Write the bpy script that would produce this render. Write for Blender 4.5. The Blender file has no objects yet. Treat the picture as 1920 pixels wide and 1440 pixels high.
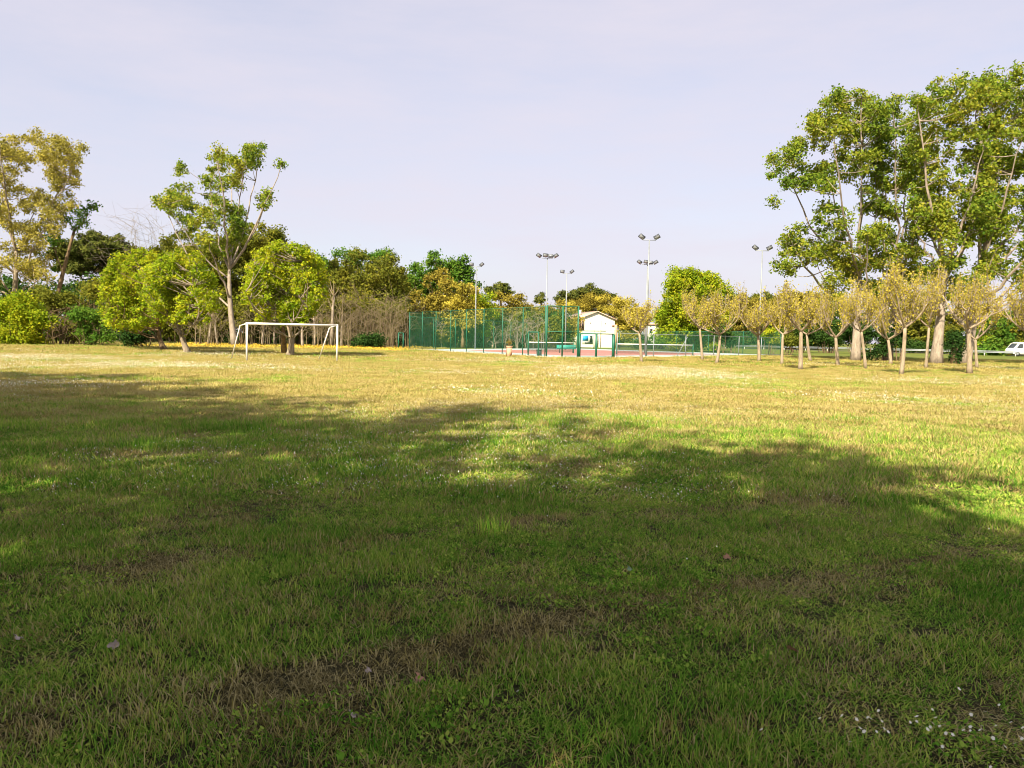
import bpy, math, random
import numpy as np
from mathutils import Vector, Matrix

# ------------------------------------------------------------------ camera, sky, sun, exposure
scene = bpy.context.scene
FPX, CX, CY, CAMH = 1442.0, 960.0, 720.0, 1.5
PITCH, ROLL = math.radians(3.5), math.radians(1.05)
_r = Vector((1, 0, 0)); _u = Vector((0, math.sin(PITCH), math.cos(PITCH))); _f = Vector((0, math.cos(PITCH), -math.sin(PITCH)))
CR = _r * math.cos(ROLL) + _u * math.sin(ROLL)
CU = _u * math.cos(ROLL) - _r * math.sin(ROLL)
cam_data = bpy.data.cameras.new('camera'); cam = bpy.data.objects.new('camera', cam_data)
scene.collection.objects.link(cam)
M3 = Matrix((CR, CU, -_f)).transposed()
cam.matrix_world = Matrix.Translation((0, 0, CAMH)) @ M3.to_4x4()
cam_data.sensor_width = 36.0; cam_data.lens = 36.0 * FPX / 1920.0
cam_data.clip_start = 0.05; cam_data.clip_end = 3000
scene.camera = cam

SUN_EL = math.radians(40)
SUN_H = Vector((-0.43, -0.903))            # horizontal direction towards the sun
world = bpy.data.worlds.new('World'); scene.world = world; world.use_nodes = True
wn = world.node_tree.nodes; wl = world.node_tree.links; wn.clear()
wo = wn.new('ShaderNodeOutputWorld'); bg = wn.new('ShaderNodeBackground'); bg.inputs['Strength'].default_value = 0.0815
sky = wn.new('ShaderNodeTexSky'); sky.sky_type = 'NISHITA'; sky.sun_disc = False
sky.sun_elevation = SUN_EL; sky.sun_rotation = math.atan2(SUN_H.x, SUN_H.y); sky.dust_density = 2.0; sky.air_density = 1.0
tc = wn.new('ShaderNodeTexCoord'); mp = wn.new('ShaderNodeMapping'); mp.inputs['Scale'].default_value = (1.2, 2.5, 6.0)
mp.inputs['Rotation'].default_value = (0.2, 0.35, 0.5)
nz = wn.new('ShaderNodeTexNoise'); nz.inputs['Scale'].default_value = 1.6; nz.inputs['Detail'].default_value = 6; nz.inputs['Roughness'].default_value = 0.62
mr = wn.new('ShaderNodeMapRange'); mr.inputs[1].default_value = 0.3; mr.inputs[2].default_value = 0.75; mr.inputs[3].default_value = 0.62; mr.inputs[4].default_value = 0.95
mx = wn.new('ShaderNodeMix'); mx.data_type = 'RGBA'; mx.inputs[7].default_value = (4.02, 3.74, 4.2, 1)   # thin veil of high cloud
wl.new(tc.outputs['Generated'], mp.inputs['Vector']); wl.new(mp.outputs[0], nz.inputs['Vector']); wl.new(nz.outputs['Fac'], mr.inputs[0])
wl.new(mr.outputs[0], mx.inputs[0]); wl.new(sky.outputs[0], mx.inputs[6]); wl.new(mx.outputs[2], bg.inputs['Color']); wl.new(bg.outputs[0], wo.inputs[0])

sd = bpy.data.lights.new('sun', 'SUN'); sd.energy = 5.0; sd.angle = math.radians(0.8); sd.color = (1.0, 0.86, 0.64)
sun = bpy.data.objects.new('sun', sd); scene.collection.objects.link(sun)
SDIR = Vector((SUN_H.x * math.cos(SUN_EL), SUN_H.y * math.cos(SUN_EL), math.sin(SUN_EL)))
sun.rotation_euler = (-SDIR).to_track_quat('-Z', 'Y').to_euler(); sun.location = SDIR * 60
scene.view_settings.view_transform = 'Standard'; scene.view_settings.look = 'None'
scene.view_settings.gamma = 1.0; scene.view_settings.exposure = 1.35; scene.view_settings.use_curve_mapping = False
scene.cycles.max_bounces = 4; scene.cycles.diffuse_bounces = 2; scene.cycles.transparent_max_bounces = 12; scene.cycles.use_denoising = True; scene.cycles.filter_width = 1.0

# ------------------------------------------------------------------ helpers
R = np.random.default_rng(7); random.seed(7)
COL = scene.collection
def at(px, py, D):
    """point seen at photo pixel (px,py) at ground distance D (world y)"""
    d = _f + CR * ((px - CX) / FPX) + CU * (-(py - CY) / FPX)
    t = D / d.y
    return np.array((d.x * t, D, CAMH + d.z * t))
def gnd(px, py):
    d = _f + CR * ((px - CX) / FPX) + CU * (-(py - CY) / FPX)
    t = -CAMH / d.z
    return np.array((d.x * t, d.y * t, 0.0))
def vnoise(x, y, s, seed=0):
    x = np.asarray(x) * s + 100; y = np.asarray(y) * s + 100
    xi = np.floor(x).astype(np.int64); yi = np.floor(y).astype(np.int64); fx = x - xi; fy = y - yi
    fx = fx * fx * (3 - 2 * fx); fy = fy * fy * (3 - 2 * fy)
    def h(a, b):
        n = (a * 374761393 + b * 668265263 + seed * 974711) & 0x7fffffff
        n = ((n ^ (n >> 13)) * 1274126177) & 0x7fffffff
        return ((n ^ (n >> 16)) & 0xffff) / 65535.0
    return (h(xi, yi) * (1 - fx) + h(xi + 1, yi) * fx) * (1 - fy) + (h(xi, yi + 1) * (1 - fx) + h(xi + 1, yi + 1) * fx) * fy
def fbm(x, y, s, seed=0):
    return (vnoise(x, y, s, seed) + .5 * vnoise(x, y, s * 2.1, seed + 1) + .25 * vnoise(x, y, s * 4.3, seed + 2)) / 1.75

class MB:
    def __init__(s): s.v = []; s.f3 = []; s.f4 = []; s.t3 = []; s.t4 = []; s.n = 0
    def add(s, v, f, tint=None):
        v = np.asarray(v, float).reshape(-1, 3); f = np.asarray(f, int)
        (s.f4 if f.shape[1] == 4 else s.f3).append(f + s.n)
        t = np.zeros(len(f)) if tint is None else np.broadcast_to(np.asarray(tint, float), (len(f),))
        (s.t4 if f.shape[1] == 4 else s.t3).append(t)
        s.v.append(v); s.n += len(v); return s
    def box(s, c, size, rz=0.0, rx=0.0, ry=0.0):
        hx, hy, hz = np.array(size) / 2
        v = np.array([(x, y, z) for x in (-hx, hx) for y in (-hy, hy) for z in (-hz, hz)])
        m = np.array((Matrix.Rotation(rz, 3, 'Z') @ Matrix.Rotation(ry, 3, 'Y') @ Matrix.Rotation(rx, 3, 'X')))
        v = v @ m.T + np.array(c)
        return s.add(v, [(0, 1, 3, 2), (4, 6, 7, 5), (0, 4, 5, 1), (2, 3, 7, 6), (0, 2, 6, 4), (1, 5, 7, 3)])
    def tube(s, pts, rad, n=6, cap=True):
        P = np.asarray(pts, float); k = len(P); rad = np.broadcast_to(np.asarray(rad, float), (k,))
        T = np.gradient(P, axis=0); T /= np.linalg.norm(T, axis=1)[:, None] + 1e-9
        ref = np.array((0.0, 0, 1)) if abs(T[:, 2]).mean() < 0.9 else np.array((1.0, 0, 0))
        A = np.cross(T, ref); A /= np.linalg.norm(A, axis=1)[:, None] + 1e-9; B = np.cross(T, A)
        th = np.arange(n) * 2 * math.pi / n
        v = P[:, None, :] + rad[:, None, None] * (A[:, None, :] * np.cos(th)[None, :, None] + B[:, None, :] * np.sin(th)[None, :, None])
        i = np.arange(k - 1)[:, None] * n; j = np.arange(n)[None, :]; j2 = (j + 1) % n
        f = np.stack([i + j, i + j2, i + n + j2, i + n + j], -1).reshape(-1, 4)
        base = s.n
        s.add(v.reshape(-1, 3), f)
        if cap and n >= 4:
            s.f3.append(np.array([(base, base + q + 1, base + q) for q in range(1, n - 1)])); s.t3.append(np.zeros(n - 2))
            o = base + (k - 1) * n
            s.f3.append(np.array([(o, o + q, o + q + 1) for q in range(1, n - 1)])); s.t3.append(np.zeros(n - 2))
        return s
    def bar(s, a, b, r, n=6): return s.tube([a, b], [r, r], n)
    def cards(s, c, nrm, size, asp=0.65, tint=None):
        """diamond shaped leaf faces at c facing nrm"""
        N = len(c); rnd = R.normal(size=(N, 3))
        nrm = nrm / (np.linalg.norm(nrm, axis=1)[:, None] + 1e-9)
        a = np.cross(nrm, rnd); a /= np.linalg.norm(a, axis=1)[:, None] + 1e-9; b = np.cross(nrm, a)
        size = np.broadcast_to(size, (N,))[:, None]
        v = np.stack([c - a * size * .5, c + b * size * .5 * asp - a * size * .08 , c + a * size * .5 + nrm * size * .08, c - b * size * .5 * asp - a * size * .08], 1)
        f = np.arange(N * 4).reshape(N, 4)
        return s.add(v.reshape(-1, 3), f, R.random(N) if tint is None else tint)
    def mesh(s, name, mat, smooth=False):
        me = bpy.data.meshes.new(name)
        V = np.concatenate(s.v); F4 = np.concatenate(s.f4) if s.f4 else np.zeros((0, 4), int); F3 = np.concatenate(s.f3) if s.f3 else np.zeros((0, 3), int)
        me.vertices.add(len(V)); me.vertices.foreach_set('co', V.astype(np.float32).ravel())
        me.loops.add(F4.size + F3.size); me.loops.foreach_set('vertex_index', np.concatenate([F4.ravel(), F3.ravel()]).astype(np.int32))
        me.polygons.add(len(F4) + len(F3))
        st = np.concatenate([np.arange(len(F4)) * 4, F4.size + np.arange(len(F3)) * 3]).astype(np.int32)
        me.polygons.foreach_set('loop_start', st)
        tint = np.concatenate(s.t4 + s.t3) if (s.t4 or s.t3) else np.zeros(0)
        me.update(calc_edges=True)
        at_ = me.attributes.new('tint', 'FLOAT', 'FACE'); at_.data.foreach_set('value', tint.astype(np.float32))
        if smooth: me.polygons.foreach_set('use_smooth', np.ones(len(me.polygons), bool))
        me.materials.append(mat); return me
    def build(s, name, mat, parent=None, smooth=False):
        o = bpy.data.objects.new(name, s.mesh(name, mat, smooth)); COL.objects.link(o)
        if parent is not None:
            o.parent = parent; o.matrix_parent_inverse = Matrix.Translation(-Vector(parent.location)) if parent.rotation_euler.z == 0 else parent.matrix_basis.inverted()
        return o
def tag(o, label=None, cat=None, group=None, kind=None):
    if label: o['label'] = label
    if cat: o['category'] = cat
    if group: o['group'] = group
    if kind: o['kind'] = kind
    return o
def thing(name, label, cat, loc=(0, 0, 0), group=None):
    o = bpy.data.objects.new(name, None); COL.objects.link(o); o.location = Vector([float(q) for q in loc]); o.empty_display_size = 0.2
    return tag(o, label, cat, group)

# ------------------------------------------------------------------ materials
def new_mat(name):
    m = bpy.data.materials.new(name); m.use_nodes = True; n = m.node_tree.nodes; n.clear()
    return m, n, m.node_tree.links
def solid(name, col, rough=0.6, metal=0.0, noise=0.12, scale=3.0, spec=0.4):
    m, n, l = new_mat(name); o = n.new('ShaderNodeOutputMaterial'); p = n.new('ShaderNodeBsdfPrincipled')
    p.inputs['Roughness'].default_value = rough; p.inputs['Metallic'].default_value = metal; p.inputs['Specular IOR Level'].default_value = spec
    g = n.new('ShaderNodeNewGeometry'); t = n.new('ShaderNodeTexNoise'); t.inputs['Scale'].default_value = scale; t.inputs['Detail'].default_value = 5
    r = n.new('ShaderNodeValToRGB'); c = np.array(col)
    r.color_ramp.elements[0].position = 0.25; r.color_ramp.elements[1].position = 0.75
    r.color_ramp.elements[0].color = (*np.clip(c * (1 - noise * 1.6), 0, 1), 1); r.color_ramp.elements[1].color = (*np.clip(c * (1 + noise), 0, 1), 1)
    l.new(g.outputs['Position'], t.inputs['Vector']); l.new(t.outputs['Fac'], r.inputs[0]); l.new(r.outputs[0], p.inputs['Base Color']); l.new(p.outputs[0], o.inputs[0])
    return m
def leafmat(name, c0, c1, c2=None, trans=0.35, big=0.25):
    """leaf colours vary per leaf (tint) and in broad drifts through the crown"""
    m, n, l = new_mat(name); o = n.new('ShaderNodeOutputMaterial')
    a = n.new('ShaderNodeAttribute'); a.attribute_name = 'tint'
    g = n.new('ShaderNodeNewGeometry'); t = n.new('ShaderNodeTexNoise'); t.inputs['Scale'].default_value = big; t.inputs['Detail'].default_value = 3
    l.new(g.outputs['Position'], t.inputs['Vector'])
    ad = n.new('ShaderNodeMath'); ad.operation = 'MULTIPLY_ADD'; ad.inputs[1].default_value = 0.55; l.new(a.outputs['Fac'], ad.inputs[0])
    sc = n.new('ShaderNodeMapRange'); sc.inputs[1].default_value = 0.3; sc.inputs[2].default_value = 0.7; sc.inputs[3].default_value = -0.05; sc.inputs[4].default_value = 0.5
    l.new(t.outputs['Fac'], sc.inputs[0]); l.new(sc.outputs[0], ad.inputs[2])
    r = n.new('ShaderNodeValToRGB'); r.color_ramp.elements[0].color = (*c0, 1); r.color_ramp.elements[1].color = (*(c2 or c1), 1)
    if c2: e = r.color_ramp.elements.new(0.5); e.color = (*c1, 1)
    l.new(ad.outputs[0], r.inputs[0])
    d = n.new('ShaderNodeBsdfDiffuse'); tr = n.new('ShaderNodeBsdfTranslucent'); mxx = n.new('ShaderNodeMixShader'); mxx.inputs[0].default_value = trans
    l.new(r.outputs[0], d.inputs[0]); l.new(r.outputs[0], tr.inputs[0]); l.new(d.outputs[0], mxx.inputs[1]); l.new(tr.outputs[0], mxx.inputs[2]); l.new(mxx.outputs[0], o.inputs[0])
    return m
def barkmat(name, c0, c1, scale=4.0):
    m, n, l = new_mat(name); o = n.new('ShaderNodeOutputMaterial'); p = n.new('ShaderNodeBsdfPrincipled'); p.inputs['Roughness'].default_value = 0.9; p.inputs['Specular IOR Level'].default_value = 0.15
    g = n.new('ShaderNodeNewGeometry'); mpp = n.new('ShaderNodeMapping'); mpp.inputs['Scale'].default_value = (1, 1, 0.25)
    t = n.new('ShaderNodeTexNoise'); t.inputs['Scale'].default_value = scale; t.inputs['Detail'].default_value = 8; t.inputs['Roughness'].default_value = 0.7
    r = n.new('ShaderNodeValToRGB'); r.color_ramp.elements[0].position = 0.35; r.color_ramp.elements[1].position = 0.65
    r.color_ramp.elements[0].color = (*c0, 1); r.color_ramp.elements[1].color = (*c1, 1)
    b = n.new('ShaderNodeBump'); b.inputs['Strength'].default_value = 0.6; b.inputs['Distance'].default_value = 0.04
    l.new(g.outputs['Position'], mpp.inputs[0]); l.new(mpp.outputs[0], t.inputs['Vector']); l.new(t.outputs['Fac'], r.inputs[0]); l.new(r.outputs[0], p.inputs['Base Color'])
    l.new(t.outputs['Fac'], b.inputs['Height']); l.new(b.outputs[0], p.inputs['Normal']); l.new(p.outputs[0], o.inputs[0])
    return m
MAT = dict(
    poplar=leafmat('poplar_leaf', (0.06, 0.14, 0.018), (0.19, 0.26, 0.028), (0.42, 0.39, 0.045), 0.42),
    lime=leafmat('lime_leaf', (0.08, 0.18, 0.01), (0.26, 0.34, 0.018), (0.5, 0.45, 0.025), 0.4, 0.5),
    green=leafmat('green_leaf', (0.04, 0.12, 0.015), (0.1, 0.2, 0.025), (0.2, 0.27, 0.03), 0.35),
    olive=leafmat('olive_leaf', (0.065, 0.09, 0.015), (0.16, 0.18, 0.025), (0.3, 0.28, 0.032), 0.38),
    brown=leafmat('brown_leaf', (0.12, 0.11, 0.025), (0.25, 0.215, 0.036), (0.37, 0.3, 0.045), 0.35),
    gold=leafmat('gold_leaf', (0.23, 0.21, 0.035), (0.42, 0.36, 0.055), (0.58, 0.5, 0.08), 0.38),
    yellowtree=leafmat('spring_leaf', (0.16, 0.165, 0.04), (0.33, 0.3, 0.06), (0.48, 0.41, 0.08), 0.38, 0.3),
    pine=leafmat('pine_needle', (0.04, 0.06, 0.016), (0.09, 0.11, 0.024), (0.16, 0.16, 0.032), 0.2, 0.6),
    dark=leafmat('dark_leaf', (0.012, 0.03, 0.01), (0.025, 0.06, 0.014), (0.05, 0.1, 0.02), 0.2, 0.8),
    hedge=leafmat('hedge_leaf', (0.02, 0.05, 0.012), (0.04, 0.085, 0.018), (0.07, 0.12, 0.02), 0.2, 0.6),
    bark=barkmat('grey_bark', (0.13, 0.105, 0.075), (0.34, 0.29, 0.22)),
    palebark=barkmat('pale_bark', (0.17, 0.14, 0.11), (0.36, 0.31, 0.25), 6),
    brownbark=barkmat('brown_bark', (0.09, 0.065, 0.04), (0.24, 0.17, 0.10)),
    young=barkmat('young_bark', (0.18, 0.145, 0.1), (0.35, 0.29, 0.21), 8), twig=barkmat('twig_bark', (0.13, 0.105, 0.06), (0.27, 0.22, 0.13)),
    white=solid('white_paint', (0.76, 0.75, 0.71), 0.5, noise=0.1, scale=5), galv=solid('galvanised_steel', (0.24, 0.27, 0.29), 0.5, 0.2),
    greenpaint=solid('green_fence_paint', (0.01, 0.12, 0.07), 0.5), teal=solid('teal_bench_paint', (0.03, 0.3, 0.25), 0.5),
    darkgrey=solid('dark_grey_housing', (0.06, 0.07, 0.085), 0.5), glass=solid('floodlight_glass', (0.2, 0.22, 0.24), 0.15),
    plaster=solid('white_plaster', (0.78, 0.75, 0.66), 0.85, noise=0.06), shadeplaster=solid('shaded_plaster', (0.6, 0.57, 0.5), 0.85),  # second plaster is greyed to put shade on the side walls
    rooftile=solid('terracotta_tile', (0.55, 0.4, 0.3), 0.85, noise=.25), brick=solid('terracotta', (0.58, 0.34, 0.22), 0.8, scale=8),
    recess=solid('shade_and_box_brown', (0.3, 0.2, 0.16), 0.85), black=solid('dark_opening', (0.02, 0.022, 0.025), 0.4),  # first brown holds the loggia's shade; the meter box is truly brown
    blue=solid('blue_tarpaulin', (0.02, 0.33, 0.75), 0.5), stone=solid('stone_masonry', (0.4, 0.34, 0.26), 0.9, noise=0.4, scale=6),
    concrete=solid('pale_concrete', (0.5, 0.49, 0.45), 0.85), asphalt=solid('asphalt', (0.06, 0.06, 0.06), 0.9),
    redcourt=solid('red_court', (0.36, 0.15, 0.13), 0.85, noise=0.08, scale=1), bluecourt=solid('pale_blue_court', (0.36, 0.44, 0.46), 0.85, noise=0.08, scale=1),
    rubber=solid('black_rubber', (0.02, 0.02, 0.02), 0.8), carglass=solid('car_glass', (0.05, 0.06, 0.07), 0.08, spec=0.6),
    deadleaf=solid('dead_leaf', (0.36, 0.19, 0.11), 0.8, noise=0.3, scale=40), greyleaf=solid('grey_dead_leaf', (0.33, 0.27, 0.23), 0.8, noise=0.3, scale=40),
    greenleaf=solid('fallen_green_leaf', (0.12, 0.2, 0.1), 0.6, noise=0.2, scale=40),
)
def mesh_screen_mat(name, col, pitch, wire):
    """woven wire: holes are truly open"""
    m, n, l = new_mat(name); o = n.new('ShaderNodeOutputMaterial'); g = n.new('ShaderNodeNewGeometry'); sx = n.new('ShaderNodeSeparateXYZ')
    l.new(g.outputs['Position'], sx.inputs[0])
    hor = n.new('ShaderNodeMath'); hor.operation = 'ADD'; l.new(sx.outputs[0], hor.inputs[0]); l.new(sx.outputs[1], hor.inputs[1])
    outs = []
    for op in ('ADD', 'SUBTRACT'):
        a = n.new('ShaderNodeMath'); a.operation = op; l.new(hor.outputs[0], a.inputs[0]); l.new(sx.outputs[2], a.inputs[1])
        q = n.new('ShaderNodeMath'); q.operation = 'MULTIPLY'; q.inputs[1].default_value = 1 / pitch; l.new(a.outputs[0], q.inputs[0])
        fr = n.new('ShaderNodeMath'); fr.operation = 'FRACT'; l.new(q.outputs[0], fr.inputs[0])
        lt = n.new('ShaderNodeMath'); lt.operation = 'LESS_THAN'; lt.inputs[1].default_value = wire / pitch; l.new(fr.outputs[0], lt.inputs[0]); outs.append(lt)
    mxm = n.new('ShaderNodeMath'); mxm.operation = 'MAXIMUM'; l.new(outs[0].outputs[0], mxm.inputs[0]); l.new(outs[1].outputs[0], mxm.inputs[1])
    p = n.new('ShaderNodeBsdfPrincipled'); p.inputs['Base Color'].default_value = (*col, 1); p.inputs['Roughness'].default_value = 0.6
    t = n.new('ShaderNodeBsdfTransparent'); ms = n.new('ShaderNodeMixShader'); l.new(mxm.outputs[0], ms.inputs[0]); l.new(t.outputs[0], ms.inputs[1]); l.new(p.outputs[0], ms.inputs[2]); l.new(ms.outputs[0], o.inputs[0])
    return m
MAT['wire'] = mesh_screen_mat('green_wire_mesh', (0.03, 0.16, 0.075), 0.06, 0.0045)
MAT['net'] = mesh_screen_mat('black_net', (0.02, 0.03, 0.03), 0.05, 0.012)

def ground_mat():
    m, n, l = new_mat('field_soil'); o = n.new('ShaderNodeOutputMaterial'); p = n.new('ShaderNodeBsdfPrincipled'); p.inputs['Roughness'].default_value = 0.95; p.inputs['Specular IOR Level'].default_value = 0.1
    g = n.new('ShaderNodeNewGeometry')
    def noise(s, det=6):
        t = n.new('ShaderNodeTexNoise'); t.inputs['Scale'].default_value = s; t.inputs['Detail'].default_value = det; t.inputs['Roughness'].default_value = 0.65; l.new(g.outputs['Position'], t.inputs['Vector']); return t
    def ramp(src, a, b, p0=0.35, p1=0.65):
        r = n.new('ShaderNodeValToRGB'); r.color_ramp.elements[0].position = p0; r.color_ramp.elements[1].position = p1; r.color_ramp.elements[0].color = (*a, 1); r.color_ramp.elements[1].color = (*b, 1); l.new(src, r.inputs[0]); return r
    fine = noise(30); mid = noise(0.35); big = noise(0.09)
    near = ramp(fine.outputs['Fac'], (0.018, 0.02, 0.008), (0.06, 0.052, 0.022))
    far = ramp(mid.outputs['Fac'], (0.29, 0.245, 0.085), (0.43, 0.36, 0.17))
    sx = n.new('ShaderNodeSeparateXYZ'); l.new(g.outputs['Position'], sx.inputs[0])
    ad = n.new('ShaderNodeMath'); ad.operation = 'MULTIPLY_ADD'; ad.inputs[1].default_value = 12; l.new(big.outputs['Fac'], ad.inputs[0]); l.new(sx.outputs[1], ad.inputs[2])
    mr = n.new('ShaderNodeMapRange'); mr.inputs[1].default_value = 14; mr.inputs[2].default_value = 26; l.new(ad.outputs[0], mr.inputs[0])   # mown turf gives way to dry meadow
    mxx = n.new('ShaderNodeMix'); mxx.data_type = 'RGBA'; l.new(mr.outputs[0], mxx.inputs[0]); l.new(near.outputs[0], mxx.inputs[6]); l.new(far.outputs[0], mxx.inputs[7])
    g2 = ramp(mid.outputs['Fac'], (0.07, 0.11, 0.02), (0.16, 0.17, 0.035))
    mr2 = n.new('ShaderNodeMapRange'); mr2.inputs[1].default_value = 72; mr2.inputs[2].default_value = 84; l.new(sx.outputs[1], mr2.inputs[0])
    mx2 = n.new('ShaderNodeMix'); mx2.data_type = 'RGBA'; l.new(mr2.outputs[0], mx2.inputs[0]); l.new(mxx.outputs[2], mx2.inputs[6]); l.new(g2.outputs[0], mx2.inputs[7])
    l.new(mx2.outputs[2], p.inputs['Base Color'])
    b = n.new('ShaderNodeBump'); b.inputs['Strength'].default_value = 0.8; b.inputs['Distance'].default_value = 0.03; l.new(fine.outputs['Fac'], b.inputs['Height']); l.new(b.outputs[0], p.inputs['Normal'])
    l.new(p.outputs[0], o.inputs[0]); return m

# ------------------------------------------------------------------ ground, court, road
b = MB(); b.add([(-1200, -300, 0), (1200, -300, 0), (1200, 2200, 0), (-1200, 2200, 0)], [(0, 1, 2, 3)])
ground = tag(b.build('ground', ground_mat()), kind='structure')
P0, P1, PG, PR, PB = np.array((-10.6, 79.0)), np.array((2.4, 57.3)), np.array((7.9, 60.0)), np.array((30, 86.0)), np.array((8, 112.0))
def poly(name, pts, z, mat):
    b = MB(); v = [(p[0], p[1], z) for p in pts]; c = np.mean(v, 0); n = len(v)
    b.add(v + [tuple(c)], [(i, (i + 1) % n, n) for i in range(n)]); return b.build(name, mat)
court = tag(poly('court_apron', [P0, P1, (4.9, 58.0), PG, PR, PB], 0.03, MAT['bluecourt']), kind='structure')
cen = np.mean([P0, P1, PG, PR, PB], 0)
inner = [cen + (np.array(p) - cen) * 0.68 for p in (P0, P1, PG, PR, PB)]
tag(poly('court_playing_surface', inner, 0.036, MAT['redcourt']), kind='structure')
b = MB()
for p, q in ((inner[0], inner[1]), (inner[2], inner[3]), (inner[1] * .72 + inner[0] * .28, inner[2] * .55 + inner[3] * .45), ((3, 73.6), (20, 76.0))):
    p = np.array(p); q = np.array(q); d = (q - p) / np.linalg.norm(q - p); nn = np.array((-d[1], d[0])) * 0.06; p = p + d * .3; q = q - d * .3
    b.add([(*(p - nn), .042), (*(q - nn), .042), (*(q + nn), .042), (*(p + nn), .042)], [(0, 1, 2, 3)])
tag(b.build('court_markings', MAT['white']), kind='structure')
b = MB()       # kerb of the court along the field
for p, q in ((P0, P1), (P1, np.array((4.9, 58.0))), (np.array((4.9, 58.0)), PG), (PG, PR)):
    m_ = (p + q) / 2; d = q - p; b.box((m_[0], m_[1], 0.04), (np.linalg.norm(d), 0.18, 0.12), math.atan2(d[1], d[0]))
tag(b.build('court_kerb', MAT['concrete']), kind='structure')
b = MB(); b.add([(34, 172, .01), (86, 112, .01), (300, 112 - 214 * .55, .01), (300, 125 - 214 * .5, .01), (90, 124, .01), (36, 186, .01)], [(0, 1, 4, 5), (1, 2, 3, 4)])
tag(b.build('road', MAT['asphalt']), kind='structure')

# ------------------------------------------------------------------ tree builders
def bez(p0, p1, p2, k):
    t = np.linspace(0, 1, k)[:, None]; return (1 - t) ** 2 * p0 + 2 * t * (1 - t) * p1 + t * t * p2
def rdir(n):
    v = R.normal(size=(n, 3)); return v / np.linalg.norm(v, axis=1)[:, None]
def leaves_in(mb, c, rad, n, size, tintbias=0.0, flat=1.0):
    """n leaves in sub-tufts spread through an ellipsoid clump: uneven edge, gaps between tufts"""
    k = max(4, n // 12); sub = rdir(k) * (R.random((k, 1)) ** 0.45) * rad * 0.85
    idx = R.integers(0, k, n); spread = np.mean(rad) * 0.3
    off = R.normal(size=(n, 3)) * spread * np.array((1, 1, 0.75 * flat)); pos = sub[idx] + off
    nrm = pos / rad * 0.8 + np.array((0, 0, 0.45)) + R.normal(size=(n, 3)) * 0.75
    mb.cards(c + pos, nrm, size * (0.65 + 0.7 * R.random(n)), 0.7, np.clip(R.random(n) + tintbias, 0, 1))
def tree(name, label, cat, base, trunk_top, r0, blobs, leaf, bark, leafsize=0.24, dens=1.0, group=None, K=None, limb=True, flat=1.0, trunk_r_top=0.45, bend=0.3, extra_trunks=(), cl=0.8):
    """base: ground point; trunk_top: where the trunk ends; blobs: [(center3, (rx,ry,rz))] that fill the crown"""
    root = thing(name, label, cat, base, group); base = np.array(base, float); tt = np.array(trunk_top, float)
    tr = MB(); cr = MB()
    mid = (base + tt) / 2 + np.array((R.normal() * bend, R.normal() * bend, 0)); sp = bez(base, mid, tt, 9)
    rr = np.linspace(r0, r0 * trunk_r_top, 9); rr[0] *= 1.25; tr.tube(sp, rr, 9)
    for (eb, et, er) in extra_trunks:
        eb = np.array(eb, float); et = np.array(et, float); m2 = (eb + et) / 2 + R.normal(size=3) * bend * .7
        q = np.linspace(er, er * .5, 7); q[0] *= 1.25; tr.tube(bez(eb, m2, et, 7), q, 8)
    for (c, rad) in blobs:
        c = np.array(c, float); rad = np.array(rad, float)
        k = K or int(np.clip(0.55 * rad[0] * rad[1] * rad[2] / cl ** 3, 5, 64))
        pts = rdir(k) * (R.random((k, 1)) ** 0.38) * rad * 0.9 + c
        f = np.clip((c[2] - base[2] - np.linalg.norm(c[:2] - tt[:2]) * 1.1) / max(tt[2] - base[2], .1), 0.5, 1.0)
        s = sp[int(f * 8)]; lr = r0 * (0.36 - 0.1 * f) * (0.7 + .5 * R.random()); hub = c - np.array((0, 0, rad[2] * .35))
        if limb:
            ctrl = s + (hub - s) * np.array((.6, .6, .38)) + R.normal(size=3) * 0.25
            Lm = bez(s, ctrl, hub, 8); tr.tube(Lm, np.linspace(lr, max(lr * .35, .03), 8), 6, False)
        for p in pts:
            crad = np.array((cl, cl, cl * 0.75)) * (0.6 + 0.8 * R.random())
            if limb:
                st = Lm[R.integers(4, 8)]; ctrl = st * .5 + p * .5 - np.array((0, 0, 0.1 * np.linalg.norm(p - st)))
                tr.tube(bez(st, ctrl, p, 4), np.linspace(max(lr * .28, .03), 0.012, 4), 4, False)
                for q in range(3):
                    e = p + rdir(1)[0] * crad * 1.1; tr.tube([p, (p + e) / 2 + R.normal(size=3) * .06, e], [0.016, 0.012, 0.006], 3, False)
            n = int(dens * 15 * (crad[0] / leafsize) ** 2) + 6
            leaves_in(cr, p, crad, n, leafsize, flat=flat)
    tr.build('trunk', MAT[bark], root, True); cr.build('crown', MAT[leaf], root)
    return root
def grow(lst, k): return [(q[0], q[1], q[2] * k, q[3] * k) for q in lst]
def PB_(D, lst, depth=1.0):
    """photo blobs (px, py, rx_px, ry_px[, dD]) -> crown ellipsoids standing at distance D"""
    out = []
    for q in lst:
        d = D + (q[4] if len(q) > 4 else 0); s = d / FPX
        out.append((at(q[0], q[1], d), (q[2] * s, q[2] * s * depth, q[3] * s)))
    return out
def basept(px, D): p = at(px, 640, D); return np.array((p[0], D, 0.0))

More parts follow.
